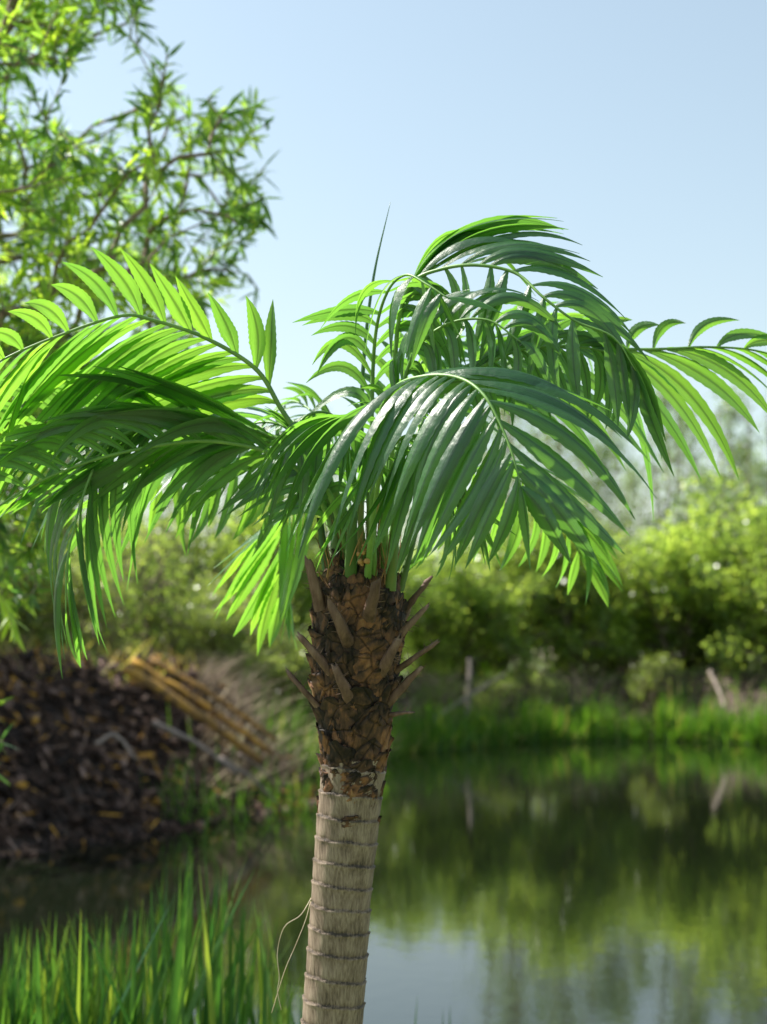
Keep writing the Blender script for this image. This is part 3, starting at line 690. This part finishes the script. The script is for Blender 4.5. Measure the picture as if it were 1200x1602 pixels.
for a in [((548, 915, 2.545), (552, 800, 2.52), .0125, .008, .15), ((610, 925, 2.55), (618, 850, 2.55), .011, .007, .3), ((578, 915, 2.57), (580, 770, 2.56), .008, .007, .7),
          ((562, 915, 2.56), (566, 770, 2.56), .006, .005, .95), ((592, 915, 2.58), (600, 780, 2.58), .009, .007, .5), ((530, 915, 2.58), (522, 800, 2.6), .010, .007, .35),
          ((515, 920, 2.6), (500, 810, 2.63), .009, .006, .2), ((572, 915, 2.62), (590, 780, 2.62), .009, .006, .9), ((625, 925, 2.6), (650, 830, 2.63), .008, .006, .35), ((545, 915, 2.63), (535, 780, 2.66), .009, .007, .6)]:
    petiole(*a)
mb = MB()
for i in range(110):
    x = random.uniform(510, 625); d = random.uniform(2.53, 2.66); y = random.uniform(885, 925)
    a = at(x, y, d); b = at(x + random.gauss(0, 14), y - random.uniform(20, 95), d + random.gauss(0, .015))
    mb.tube([a, .5 * (a + b) + rng.normal(0, .004, 3), b], [.0012, .0009, .0004], 4, random.random(), cap=False)
for i in range(14):
    x = 569 + random.gauss(0, 6); a = at(x, 885 - random.uniform(0, 40), 2.515); r = random.uniform(.003, .006)
    t = rng.normal(0, 1, 3)
    mb.tube([a, a + nrm(t) * r, a + nrm(t) * r * 1.8], [r * .8, r, r * .2], 6, random.uniform(.7, 1.0))
mb.build('fibre_tuft', M['fibre'], palm)
# dry strands hanging off the trunk
mb = MB()
mb.tube(catmull([at(487, 1405, 2.58), at(470, 1432, 2.55), at(445, 1450, 2.54), at(434, 1490, 2.54), at(437, 1530, 2.54), at(434, 1550, 2.54), at(440, 1580, 2.54)], 30), .0008, 5, .7)
mb.tube(catmull([at(486, 1410, 2.58), at(478, 1440, 2.56), at(462, 1480, 2.55), at(445, 1520, 2.55), at(425, 1585, 2.55)], 20), .0006, 4, .4)
mb.build('dry_strand', M['dry'], palm)

# ------------------------------------------------------------------ generic foliage
def leaf_cloud(mb, C, dirs, ln, wd, rnd, droop=0.0):
    """many small lanceolate leaves: C (n,3) base points, dirs (n,3), ln (n), wd (n)"""
    n = len(C)
    dirs = dirs / (np.linalg.norm(dirs, axis=1)[:, None] + 1e-9)
    rv = rng.normal(0, 1, (n, 3)) * .6 + np.array([0, 0, 1.0])
    side = np.cross(dirs, rv); side /= np.linalg.norm(side, axis=1)[:, None] + 1e-9
    nn = np.cross(side, dirs)
    V = []
    for s, w in ((0, .12), (.35, 1.0), (.7, .7), (1.0, .02)):
        c = C + dirs * (ln * s)[:, None] - nn * (droop * s * s * ln)[:, None]
        V.append(c - side * (wd * w)[:, None]); V.append(c + side * (wd * w)[:, None])
    V = np.stack(V, 1).reshape(-1, 3)
    base = mb.n
    idx = base + 8 * np.arange(n)[:, None]
    for q in (0, 2, 4):
        mb.f.extend(map(tuple, (idx + np.array([q, q + 1, q + 3, q + 2])).tolist()))
    mb.v.append(V); mb.r.append(np.repeat(rnd, 8)); mb.uv.append(np.tile([[0, 0], [1, 0], [0, .3], [1, .3], [0, .7], [1, .7], [0, 1], [1, 1]], (n, 1)))
    mb.n += 8 * n

def grow(nodes, start, trunk_pts, up_bias=.4):
    """join scattered points to the nearest point already in the tree; returns points, parent index"""
    P = [np.array(p, float) for p in trunk_pts]
    par = [-1] + list(range(len(trunk_pts) - 1))
    root = P[0]
    dpath = [0.0]
    for i in range(1, len(P)): dpath.append(dpath[-1] + np.linalg.norm(P[i] - P[i - 1]))
    order = np.argsort(np.linalg.norm(nodes - P[min(len(P) - 1, start)], axis=1))
    for k in order:
        q = nodes[k]; A = np.array(P)
        d = np.linalg.norm(A - q, axis=1)
        cost = d + .25 * np.array(dpath) + up_bias * np.maximum(0, A[:, 2] - q[2])
        cost[:start] += 5
        j = int(np.argmin(cost))
        mid = .5 * (P[j] + q) + rng.normal(0, .08, 3) * d[j] + np.array([0, 0, .06 * d[j]])
        P.append(mid); par.append(j); dpath.append(dpath[j] + d[j] * .5)
        P.append(q.copy()); par.append(len(P) - 2); dpath.append(dpath[j] + d[j])
    return P, par

def limbs(mb, P, par, r_tip, r_root, nt, sides=5, rnd=.5):
    n = len(P); w = np.ones(n)
    for i in range(n - 1, 0, -1):
        if par[i] >= 0: w[par[i]] += w[i]
    rad = r_tip * np.sqrt(w); rad *= 1
    s = r_root / rad[0]
    rad = np.where(w > 4, np.maximum(r_tip, rad * (1 + (s - 1) * np.clip(np.log(w) / np.log(w[0]), 0, 1))), r_tip)
    for i in range(1, n):
        j = par[i]
        if np.linalg.norm(P[i] - P[j]) < 1e-4: continue
        mb.tube([P[j], P[i]], [min(rad[j], rad[i] * 1.5), rad[i]], sides if rad[i] > .01 else 4, rnd, cap=False)

def finish_tree(name, loc, label, cat, group, bark_mb, leaf_mb, bark, leafm, tl='trunk'):
    t = empty(name, loc, label, cat, group)
    bark_mb.build(tl, bark, t); leaf_mb.build('crown', leafm, t)
    return t

# the near willow whose branches come in from the upper left
def in_poly(x, y, poly):
    c = False
    for (x1, y1), (x2, y2) in zip(poly, poly[1:] + poly[:1]):
        if (y1 > y) != (y2 > y) and x < (x2 - x1) * (y - y1) / (y2 - y1) + x1: c = not c
    return c
P1 = [(-700, -400), (300, -400), (240, 0), (205, 50), (150, 60), (115, 100), (50, 130), (-700, 150)]
P2 = [(-700, 150), (60, 175), (140, 215), (215, 185), (240, 110), (262, 70), (290, 140), (345, 170), (400, 150), (425, 190), (405, 260), (430, 350), (385, 400), (425, 450), (380, 480), (330, 500), (260, 560), (200, 640), (150, 800), (60, 950), (-700, 980)]
pts = []
while len(pts) < 780:
    x = random.uniform(-600, 440) if random.random() < .35 else random.uniform(-80, 440); y = random.uniform(-380, 960)
    if not (in_poly(x, y, P1) or in_poly(x, y, P2)): continue
    keep = 1.0 if x < 120 else .62
    if 300 < x and y > 400: keep = .45
    if random.random() > keep: continue
    pts.append(at(x, y, random.uniform(5.0, 7.4)))
pts += [at(262, 78, 5.6), at(256, 120, 5.6), at(250, 165, 5.6), at(400, 165, 5.7), at(415, 260, 5.8), at(412, 345, 5.7), at(405, 455, 5.9), at(215, 20, 5.5), at(205, 60, 5.5), at(350, 200, 5.7), at(330, 150, 5.7)]
pts += [at(-330, 1080, 5.9), at(-230, 1110, 5.8), at(-150, 1130, 5.7), at(-80, 1145, 5.6), at(-30, 1150, 5.6), at(5, 1160, 5.6)]
pts = np.array(pts)
troot = np.array([-3.6, 6.4, 0.15]); troot[2] = float(ground_z(troot[0], troot[1])) - .05
tp = catmull([troot, troot + np.array([.05, 0, 1.0]), troot + np.array([.25, -.05, 2.1]), troot + np.array([.5, -.1, 3.2]), troot + np.array([.6, -.1, 4.6])], 12)
P, par = grow(pts, 4, tp, .1)
bm_, lm_ = MB(), MB()
limbs(bm_, P, par, .0028, .045, 12, 7)
C, Dv, Ln_, Wd_, Rn = [], [], [], [], []
for i in range(len(tp), len(P)):
    j = par[i]; a, b = P[j], P[i]; seg = b - a; l = np.linalg.norm(seg)
    if l < .01: continue
    isn = (i - len(tp)) % 2 == 1
    bx, by = project(b)
    cnt = min(12, int(4 + l * 20)); ax = nrm(seg)
    clump = random.gauss(.5, .22)
    for q in range(cnt):
        s = (q + random.random()) / cnt
        C.append(a + seg * s); Dv.append(ax * .7 + rng.normal(0, .6, 3) + np.array([0, 0, -.35])); Ln_.append(random.uniform(.06, .125)); Wd_.append(random.uniform(.0065, .0115)); Rn.append(min(1, max(0, clump + random.gauss(0, .2))))
    if isn:     # side shoots past the node
        for m_ in range(2 if bx < 150 else 1):
            e = b; ll = 0; dr = nrm(ax + rng.normal(0, .7, 3) + np.array([0, 0, .25])); ll = random.uniform(.14, .3) * (1 if bx < 300 else .6)
            qx, qy = project(e + dr * ll * 1.25)
            if qx > 60 and not (in_poly(qx, qy, P1) or in_poly(qx, qy, P2)): continue
            bm_.tube([e, e + dr * ll * .5, e + dr * ll + np.array([0, 0, -.02])], [.003, .002, .001], 4, .6, cap=False)
            for q in range(15):
                s = (q + .5) / 15
                C.append(e + dr * ll * s); Dv.append(dr * .8 + rng.normal(0, .55, 3) + np.array([0, 0, -.15])); Ln_.append(random.uniform(.05, .115)); Wd_.append(random.uniform(.006, .0105)); Rn.append(min(1, max(0, clump + .1 + random.gauss(0, .2))))
leaf_cloud(lm_, np.array(C), np.array(Dv), np.array(Ln_), np.array(Wd_), np.array(Rn), .15)
finish_tree('willow_tree', tuple(troot), 'leafy willow with narrow leaves coming in from the upper left', 'tree', None, bm_, lm_, M['twig'], M['willow_leaf'])

# prototypes for bank vegetation, built at the origin
def proto(kind, seed):
    global rng
    rng = np.random.default_rng(seed); random.seed(seed)
    b, l = MB(), MB()
    if kind == 'sapling':
        h = 7.0; stems = 3; nodes = []
        for k in range(150):
            z = h * (.2 + .8 * random.random() ** .9); r = 1.45 * (1.1 - (z / h) ** 2.2) * math.sqrt(random.random()); th = random.uniform(0, 6.28)
            nodes.append((r * math.cos(th), r * math.sin(th), z))
        nodes = np.array(nodes); trunks = []
        for s in range(stems):
            th = s * 2.1 + random.random(); q = random.uniform(.3, 1.1)
            trunks.append(catmull([(0.1 * math.cos(th), .1 * math.sin(th), -.1), (q * .4 * math.cos(th), q * .4 * math.sin(th), h * .35), (q * .8 * math.cos(th), q * .8 * math.sin(th), h * .7), (q * math.cos(th), q * math.sin(th), h * random.uniform(.85, 1.0))], 12))
        for s in range(stems):
            sel = nodes[s::stems]; P, par = grow(sel, 3, trunks[s], .5); limbs(b, P, par, .006, .03, 12)
            nT = 12
            ends = np.array(P[nT:]); n = 1150
            pick = ends[rng.integers(0, len(ends), n)] + rng.normal(0, .2, (n, 3))
            leaf_cloud(l, pick, rng.normal(0, 1, (n, 3)) + np.array([0, 0, -.3]), rng.uniform(.06, .11, n), rng.uniform(.02, .034, n), np.clip(rng.normal(.5, .25, n), 0, 1))
    else:
        h, wdt, nl, ls = {'shrub': (3.2, 1.7, 8500, .095), 'bush': (2.4, 1.5, 7500, .085), 'brush': (2.8, 1.5, 3000, .07)}[kind]
        lobes = [(random.uniform(-.6, .6) * wdt, random.uniform(-.6, .6) * wdt, h * random.uniform(.16, .85), random.uniform(.30, .6) * wdt) for _ in range(15)]
        nodes = []
        for (x, y, z, r) in lobes:
            for k in range(18):
                v = nrm(rng.normal(0, 1, 3)) * r * random.uniform(.35, 1.05); nodes.append((x + v[0], y + v[1], max(.08, z + v[2] * .85)))
        nodes = np.array(nodes)
        if kind == 'brush': nodes = nodes[:200]
        k = 5
        trunks = []
        for s in range(k):
            th = 6.28 * s / k; x, y, z, r = lobes[s]
            trunks.append(catmull([(.12 * math.cos(th), .12 * math.sin(th), -.1), (x * .35, y * .35, z * .45), (x, y, z)], 8))
        for s in range(k):
            sel = nodes[s::k]; P, par = grow(sel, 2, trunks[s], .4); limbs(b, P, par, .007 if kind != 'brush' else .008, .05, 8)
            ends = np.array(P[8:]); n = nl // k
            wgt = rng.random(len(ends)) ** 1.5; wgt /= wgt.sum(); tone = rng.normal(.5, .22, len(ends))
            id_ = rng.choice(len(ends), n, p=wgt)
            pick = ends[id_] + rng.normal(0, .13, (n, 3))
            leaf_cloud(l, pick, rng.normal(0, 1, (n, 3)) + np.array([0, 0, .1]), rng.uniform(.7, 1.3, n) * ls, rng.uniform(.28, .42, n) * ls, np.clip(tone[id_] + rng.normal(0, .15, n), 0, 1))
    return b, l

PROTO = {}
used = {}
def place(kind, var, px, depth, scale_, label, group, zrot=None, sz=1.0, leafm=None, bark='bark'):
    key = (kind, var)
    x = (px - 600) / F * depth; y = depth
    z = float(ground_z(x, y)) - .05
    names = {'sapling': ('birch_sapling', 'sapling'), 'shrub': ('willow_shrub', 'shrub'), 'bush': ('leafy_bush', 'bush'), 'brush': ('bare_bush', 'bush')}
    if key not in PROTO:
        b, l = proto(kind, 100 + var * 7 + len(kind))
        t = bpy.data.objects.new(names[kind][0], None); COL.objects.link(t); t.location = (0, 0, 0)
        ob = b.build('trunk', M['twig' if kind != 'shrub' else 'bark'], t)
        ol = l.build('crown', M[{'sapling': 'birch_leaf', 'shrub': 'shrub_leaf', 'bush': 'bush_leaf', 'brush': 'shrub_leaf'}[kind]], t)
        PROTO[key] = (t, ob, ol); first = True
    else:
        t0, ob, ol = PROTO[key]
        t = t0.copy(); COL.objects.link(t)
        for c in (ob, ol):
            c2 = c.copy(); COL.objects.link(c2); c2.parent = t
    t.location = (x, y, z)
    t.rotation_euler = (0, 0, zrot if zrot is not None else (px * 0.37 + depth) % 6.28)
    t.scale = (scale_ * (1 + .12 * math.sin(px * .9)), scale_, scale_ * sz * (1 + .13 * math.sin(px * 1.7 + depth)))
    tag(t, label, names[kind][1], group)
    return t
SH, SA, LB = 'shrubs on the far right bank', 'saplings behind the far right bank', 'bushes behind the left bank'
ordn = ['leftmost', 'second from the left', 'third from the left', 'fourth from the left', 'fifth from the left', 'sixth from the left', 'seventh from the left', 'eighth from the left', 'ninth from the left', 'tenth from the left', 'eleventh from the left', 'twelfth from the left', 'thirteenth from the left', 'fourteenth from the left', 'fifteenth from the left', 'sixteenth from the left', 'seventeenth from the left', 'eighteenth from the left']
for i, (px, d, s) in enumerate([(560, 30, .85), (655, 33, .9), (735, 33.5, 1.0), (815, 35, 1.1), (900, 35, 1.05), (975, 35.5, 1.0), (1050, 35, 1.15), (1125, 35, 1.2), (1205, 33.5, 1.2), (1290, 32, 1.2)]):
    place('shrub', i % 3, px, d + 1.2, s * (1.15 if i % 3 == 1 else 1), 'dense green shrub on the far bank, ' + ordn[i] + ' of the front row', SH)
for i, (px, d, s) in enumerate([(620, 37.5, 1.1), (700, 38.5, 1.1), (785, 39, 1.15), (870, 39, 1.15), (960, 39.5, 1.1), (1045, 39, 1.15), (1130, 39, 1.25), (1215, 38, 1.3)]):
    place('bush', i % 3, px, d, s * 1.25, 'yellow-green bush in the second row over the pond, ' + ordn[i], 'bushes in the second row on the far bank')
for i, (px, d, s) in enumerate([(640, 43, .72), (720, 44, .78), (785, 43, 1.2), (830, 42, 1.28), (880, 45, 1.25), (940, 41, 1.08), (965, 46, 1.1), (990, 43, 1.0), (1045, 41, 1.08), (1075, 46, 1.1), (1105, 42, .98), (1150, 40, 1.15), (1170, 46, 1.15), (1195, 41, 1.0), (1245, 40, 1.05), (1300, 40, 1.1)]):
    place('sapling', i % 3, px, d, s, 'tall thin sapling against the sky over the pond, ' + ordn[i], SA)
for i, (px, d, s) in enumerate([(760, 31.9, .55), (845, 33.0, .6), (1010, 34.0, .6), (690, 31.2, .5)]):
    place('brush', i % 2, px, d, s, 'brown bare-twigged bush at the far waterline, ' + ['below the front shrubs, middle', 'nearest the trunk-side reeds', 'rightmost', 'closest to the palm trunk'][i], 'bare bushes at the far waterline')
for i, (px, d, s, kd) in enumerate([(-120, 18, .8, 'bush'), (0, 19, .8, 'bush'), (95, 20, .8, 'bush'), (170, 21, .8, 'brush'), (235, 22.5, .85, 'brush'), (300, 22, .75, 'bush'), (360, 24, .8, 'bush'), (415, 23, .7, 'bush'), (460, 25, .85, 'bush'), (520, 27, .85, 'bush')]):
    place(kd, i % 2, px, d, s, 'bush on the left bank behind the debris mound, ' + ordn[i], LB)
for i, (px, d, s, kd) in enumerate([(-60, 26, 1.0, 'shrub'), (60, 27, 1.0, 'shrub'), (150, 28, .9, 'brush'), (225, 28, 1.3, 'bush'), (300, 29, 1.2, 'brush'), (380, 29, 1.1, 'shrub'), (455, 31, 1.0, 'shrub'), (530, 33, 1.0, 'shrub')]):
    place(kd, (i + 1) % 2, px, d, s, 'bush in the hazy back row behind the left bank, ' + ordn[i], 'back row of bushes behind the left bank')
place('shrub', 1, -400, 16.6, 2.0, 'big leafy tree-sized shrub at the far left behind the near willow', None)
for i, (px, d, s) in enumerate([(-60, 26, .9), (60, 27, .85), (150, 28, .8), (250, 30, .75), (330, 30, .8), (420, 31, .75), (510, 33, .75)]):
    place('sapling', i % 3, px, d, s, 'thin tree rising behind the left bank, ' + ordn[i], 'thin trees behind the left bank')

# ------------------------------------------------------------------ debris mound, logs
rng = np.random.default_rng(21); random.seed(21)
mb = MB(); placed = 0
while placed < 9500:
    d = random.uniform(12.4, 23); px = random.uniform(-160, 545)
    x = (px - 600) / F * d; y = d
    sdv = float(shore_sd(np.array(x), np.array(y)))
    if sdv < -.35 or sdv > 3.4: continue
    if px > 430 and random.random() > .6: continue
    z = max(-.02, float(ground_z(x, y))) + random.uniform(-.02, .14 if sdv > 0 else .03)
    a = nrm(rng.normal(0, 1, 3) * np.array([1, 1, .6])); b_ = nrm(np.cross(a, rng.normal(0, 1, 3))); c_ = np.cross(a, b_)
    l = random.uniform(.02, .09); w = l * random.uniform(.25, .7); h = l * random.uniform(.1, .4)
    if random.random() < .5:      # thin sticks and stalks
        a = nrm(np.array([random.gauss(.7, .5), random.gauss(0, .5), random.gauss(-.45, .35)])); b_ = nrm(np.cross(a, rng.normal(0, 1, 3))); c_ = np.cross(a, b_)
        l = random.uniform(.06, .24); w = random.uniform(.004, .012); h = w
    cc = np.array([x, y, z])
    vs = [cc + a * l * i * random.uniform(.7, 1.2) + b_ * w * j * random.uniform(.7, 1.2) + c_ * h * k_ * random.uniform(.7, 1.2) for i in (-1, 1) for j in (-1, 1) for k_ in (-1, 1)]
    g = math.sin(x * 2.1 + 1) * math.sin(y * 1.7) * .3
    top = sstep(1.0, 2.2, sdv)  # litter coloured darker towards the water, painting in the lower bank's shade
    mb.add(vs, [(0, 1, 3, 2), (4, 6, 7, 5), (0, 4, 5, 1), (2, 3, 7, 6), (0, 2, 6, 4), (1, 5, 7, 3)], min(1.1, max(0, random.gauss(.30 + .28 * top + .2 * sstep(380, 450, px) + (.35 if random.random() < .13 else 0), .2) + g * .3)))
    placed += 1
tag(mb.build('debris', M['debris'], smooth=False), 'brown and orange litter of bark and dead leaves covering the left bank', 'debris', kind='stuff')

def logobj(name, pix, r, mat, label, group=None, n=16, flat=1.0, rnd=.5):
    pts_ = catmull([at(*p) for p in pix], n)
    mb = MB(); rad = [r * (1 - .35 * i / n) * (1 + .15 * noise.noise(Vector((i * .7, r * 50, 1)))) for i in range(n)]
    pts_ = pts_ + rng.normal(0, r * .12, pts_.shape)
    mb.tube(pts_, rad, 9, rnd)
    o = mb.build(name, M[mat])
    tag(o, label, 'log' if name.endswith('log') else 'branch', group)
    return o
logobj('fallen_log', [(195, 1044, 16.0), (300, 1112, 15.9), (408, 1192, 16.3)], .062, 'log', 'orange lichen-covered pole sloping down the left bank, lowest of three', 'poles on the left bank', rnd=.35)
logobj('fallen_log', [(205, 1034, 16.4), (315, 1100, 16.3), (425, 1178, 16.6)], .048, 'log', 'middle one of three parallel orange poles on the left bank', 'poles on the left bank', rnd=.55)
logobj('fallen_log', [(235, 1032, 16.9), (340, 1092, 16.8), (432, 1158, 17.1)], .036, 'log', 'thinnest and highest of three orange poles on the left bank', 'poles on the left bank', rnd=.2)
for i, (pix, r, lb) in enumerate([([(345, 1185, 15.6), (390, 1215, 15.8), (435, 1258, 16.6)], .022, 'pale grey branch reaching down to the water below the orange logs'),
                                  ([(375, 1180, 16.2), (410, 1205, 16.4), (440, 1240, 17.0)], .018, 'short pale branch just right of the grey one at the waterline'),
                                  ([(240, 1130, 15.0), (310, 1165, 15.2), (370, 1210, 15.4)], .03, 'dull brown branch lying below the orange logs'),
                                  ([(150, 1165, 13.8), (180, 1150, 13.9), (215, 1190, 13.9)], .02, 'bent twig standing out of the dark litter at left'),
                                  ([(640, 1155, 29.5), (700, 1110, 30.5), (790, 1055, 31.5)], .05, 'pale bare branch leaning up over the far waterline right of the palm trunk'),
                                  ([(728, 1160, 31), (732, 1100, 31.3), (735, 1030, 31.8)], .07, 'upright pale dead stem at the far waterline'),
                                  ([(1110, 1050, 33), (1125, 1080, 32.5), (1135, 1110, 32)], .05, 'short pale dead stem on the dark bank at right')]):
    logobj('fallen_branch', pix, r, 'grey_wood', lb, 'dead branches on the banks')

# ------------------------------------------------------------------ reeds
def blade(mb, base, h, lean, w, rnd, bend=.15, n=6, yaw=None):
    yaw = random.uniform(0, 6.28) if yaw is None else yaw
    sdv = np.array([math.cos(yaw), math.sin(yaw), 0]); vs, uv = [], []
    for i in range(n + 1):
        s = i / n
        c = base + np.array([lean[0] * s + lean[0] * bend * s * s * 2, lean[1] * s, h * (s - .12 * abs(bend) * s * s)])
        a = yaw + s * .8; sv = np.array([math.cos(a), math.sin(a), 0])
        wi = w * (1 - s ** 2.4) * (.8 + .2 * s) + .0004
        vs += [c - sv * wi, c + np.array([-sv[1], sv[0], 0]) * wi * .35, c + sv * wi]; uv += [(0, s), (.5, s), (1, s)]
    fs = []
    for i in range(n):
        fs += [(i * 3, i * 3 + 1, i * 3 + 4, i * 3 + 3), (i * 3 + 1, i * 3 + 2, i * 3 + 5, i * 3 + 4)]
    mb.add(vs, fs, rnd, uv)
mb = MB()
def tip_py(px):   # how high the foreground reeds reach at each column
    return np.interp(px, [-200, 0, 100, 200, 290, 350, 390, 440, 480, 520, 600, 700, 900], [1380, 1440, 1420, 1400, 1330, 1320, 1370, 1440, 1500, 1600, 1590, 1590, 1640])
cnt = 0
while cnt < 820:
    d = random.uniform(4.3, 5.6)
    px = random.uniform(-250, 500)
    dens = np.interp(px, [-250, 150, 280, 400, 470, 500], [1, 1, .55, .4, .3, .1])
    if random.random() > dens: continue
    x = (px - 600) / F * d; g = float(ground_z(x, d))
    tp_ = tip_py(px) + abs(random.gauss(0, 90)) - 18
    z = at(px, tp_, d)[2]
    if z - g < .15: continue
    lx = random.gauss(.03, .09)
    blade(mb, np.array([x - lx, d, g - .02]), z - g, (lx, random.gauss(0, .08)), random.uniform(.008, .019), min(.86, max(0, random.gauss(.38, .3))), random.gauss(.1, .2), 8)
    cnt += 1
for (px, ty, lx, w) in [(330, 1290, -.06, .011), (352, 1330, .03, .010), (405, 1300, .14, .011), (305, 1300, -.02, .010), (368, 1345, .01, .011), (395, 1340, .10, .010), (268, 1390, -.03, .010), (430, 1400, .1, .010), (205, 1385, .03, .010),
                        (700, 1545, .01, .010), (655, 1580, -.01, .009), (672, 1575, .02, .009), (625, 1570, 0, .008), (690, 1550, .0, .009), (648, 1530, .04, .009), (740, 1590, 0, .009), (600, 1575, .02, .008), (1010, 1600, 0, .01), (860, 1596, .02, .01)]:
    d = random.uniform(4.7, 5.2); tip = at(px, ty, d); g = float(ground_z(tip[0] - lx, d))
    blade(mb, np.array([tip[0] - lx, d, g - .02]), tip[2] - g, (lx, 0), w, random.uniform(.1, .6), .1, 8)
tag(mb.build('reeds', M['reed']), 'green reeds growing thickly at the near waterline', 'reeds', kind='stuff')

mb = MB()
for i in range(9000):   # grass and reeds fringing the far waterline
    u = random.random(); k = random.uniform(3.2, 10.0); i0 = int(k); A, B = SHORE[i0], SHORE[(i0 + 1) % len(SHORE)]
    p_ = A + (B - A) * (k - i0); nv = nrm(np.array([B[1] - A[1], -(B[0] - A[0])])) * -1
    off = abs(random.gauss(0, .55)) - .15
    x, y = p_ + nv * off
    sdv = float(shore_sd(np.array(x), np.array(y)))
    g = float(ground_z(x, y)); cl = .5 + .5 * math.sin(k * 9) * math.sin(k * 23 + 1)
    h = random.uniform(.12, .35) + cl * random.uniform(0, 1.05)
    if sdv < -.25: h *= .4
    blade(mb, np.array([x, y, max(g, -.1)]), h, (random.gauss(0, .12), random.gauss(0, .1)), random.uniform(.012, .028), min(1, max(0, random.gauss(.5 + .3 * (h < .3), .25))), .1, 3)
for i in range(260):   # tufts at the foot of the debris mound
    cx, cy, sp_ = random.choice([(-2.1, 15.5, .2), (-1.9, 15.9, .3), (-1.5, 16.9, .35), (-1.1, 18.0, .4), (-.9, 19.5, .5), (-1.3, 17.4, .4)])
    x, y = cx + random.gauss(0, sp_), cy + random.gauss(0, sp_)
    g = float(ground_z(x, y))
    blade(mb, np.array([x, y, max(g, -.08)]), random.uniform(.15, .6), (random.gauss(0, .1), random.gauss(0, .05)), random.uniform(.007, .014), min(1, max(0, random.gauss(.45, .22))), .1, 4)
tag(mb.build('waterside_grass', M['far_reed']), 'bright green grass and sedge fringing the far waterline', 'grass', kind='stuff')

mb = MB()
for i in range(9000):   # meadow grass and thatch on the bank tops
    d = random.uniform(14, 36) ; px = random.uniform(-200, 1300)
    x = (px - 600) / F * d; sdv = float(shore_sd(np.array(x), np.array(d)))
    if sdv < 1.4 or sdv > 7 or (330 < px < 560 and d < 27 and random.random() < .85): continue
    g = float(ground_z(x, d))
    blade(mb, np.array([x, d, g - .02]), random.uniform(.12, .5), (random.gauss(0, .15), random.gauss(0, .1)), random.uniform(.012, .028), min(1, max(0, random.gauss(.7 + .5 * (px < 560 and sdv < 4), .25))), .2, 3)
tag(mb.build('bank_grass', M['far_reed']), 'tufted grass and dry thatch on top of the banks', 'grass', kind='stuff')
mb = MB(); k = 0
while k < 6500:   # dry stalks: right flank of the mound and the foot of the far bank
    if random.random() < .55: d = random.uniform(15.5, 27); px = random.uniform(300, 600); lim = (.1, 4.2)
    else: d = random.uniform(28, 36); px = random.uniform(600, 1260); lim = (.5, 2.6)
    x = (px - 600) / F * d; sdv = float(shore_sd(np.array(x), np.array(d)))
    if not lim[0] < sdv < lim[1]: continue
    if px > 600 and math.sin(px * .021) + .4 * math.sin(px * .057) < -.3 and random.random() < .8: continue
    g = float(ground_z(x, d)); h = random.uniform(.1, .55)
    blade(mb, np.array([x, d, g - .02]), h, (random.gauss(.1, .3) * h * 2, random.gauss(0, .2) * h), random.uniform(.005, .014), random.random(), .3, 3)
    k += 1
tag(mb.build('dry_grass', M['straw']), 'tan and brown dry stalks between the mound and the trunk and along the far bank', 'dry grass', kind='stuff')
print('verts', sum(len(me.vertices) for me in bpy.data.meshes))
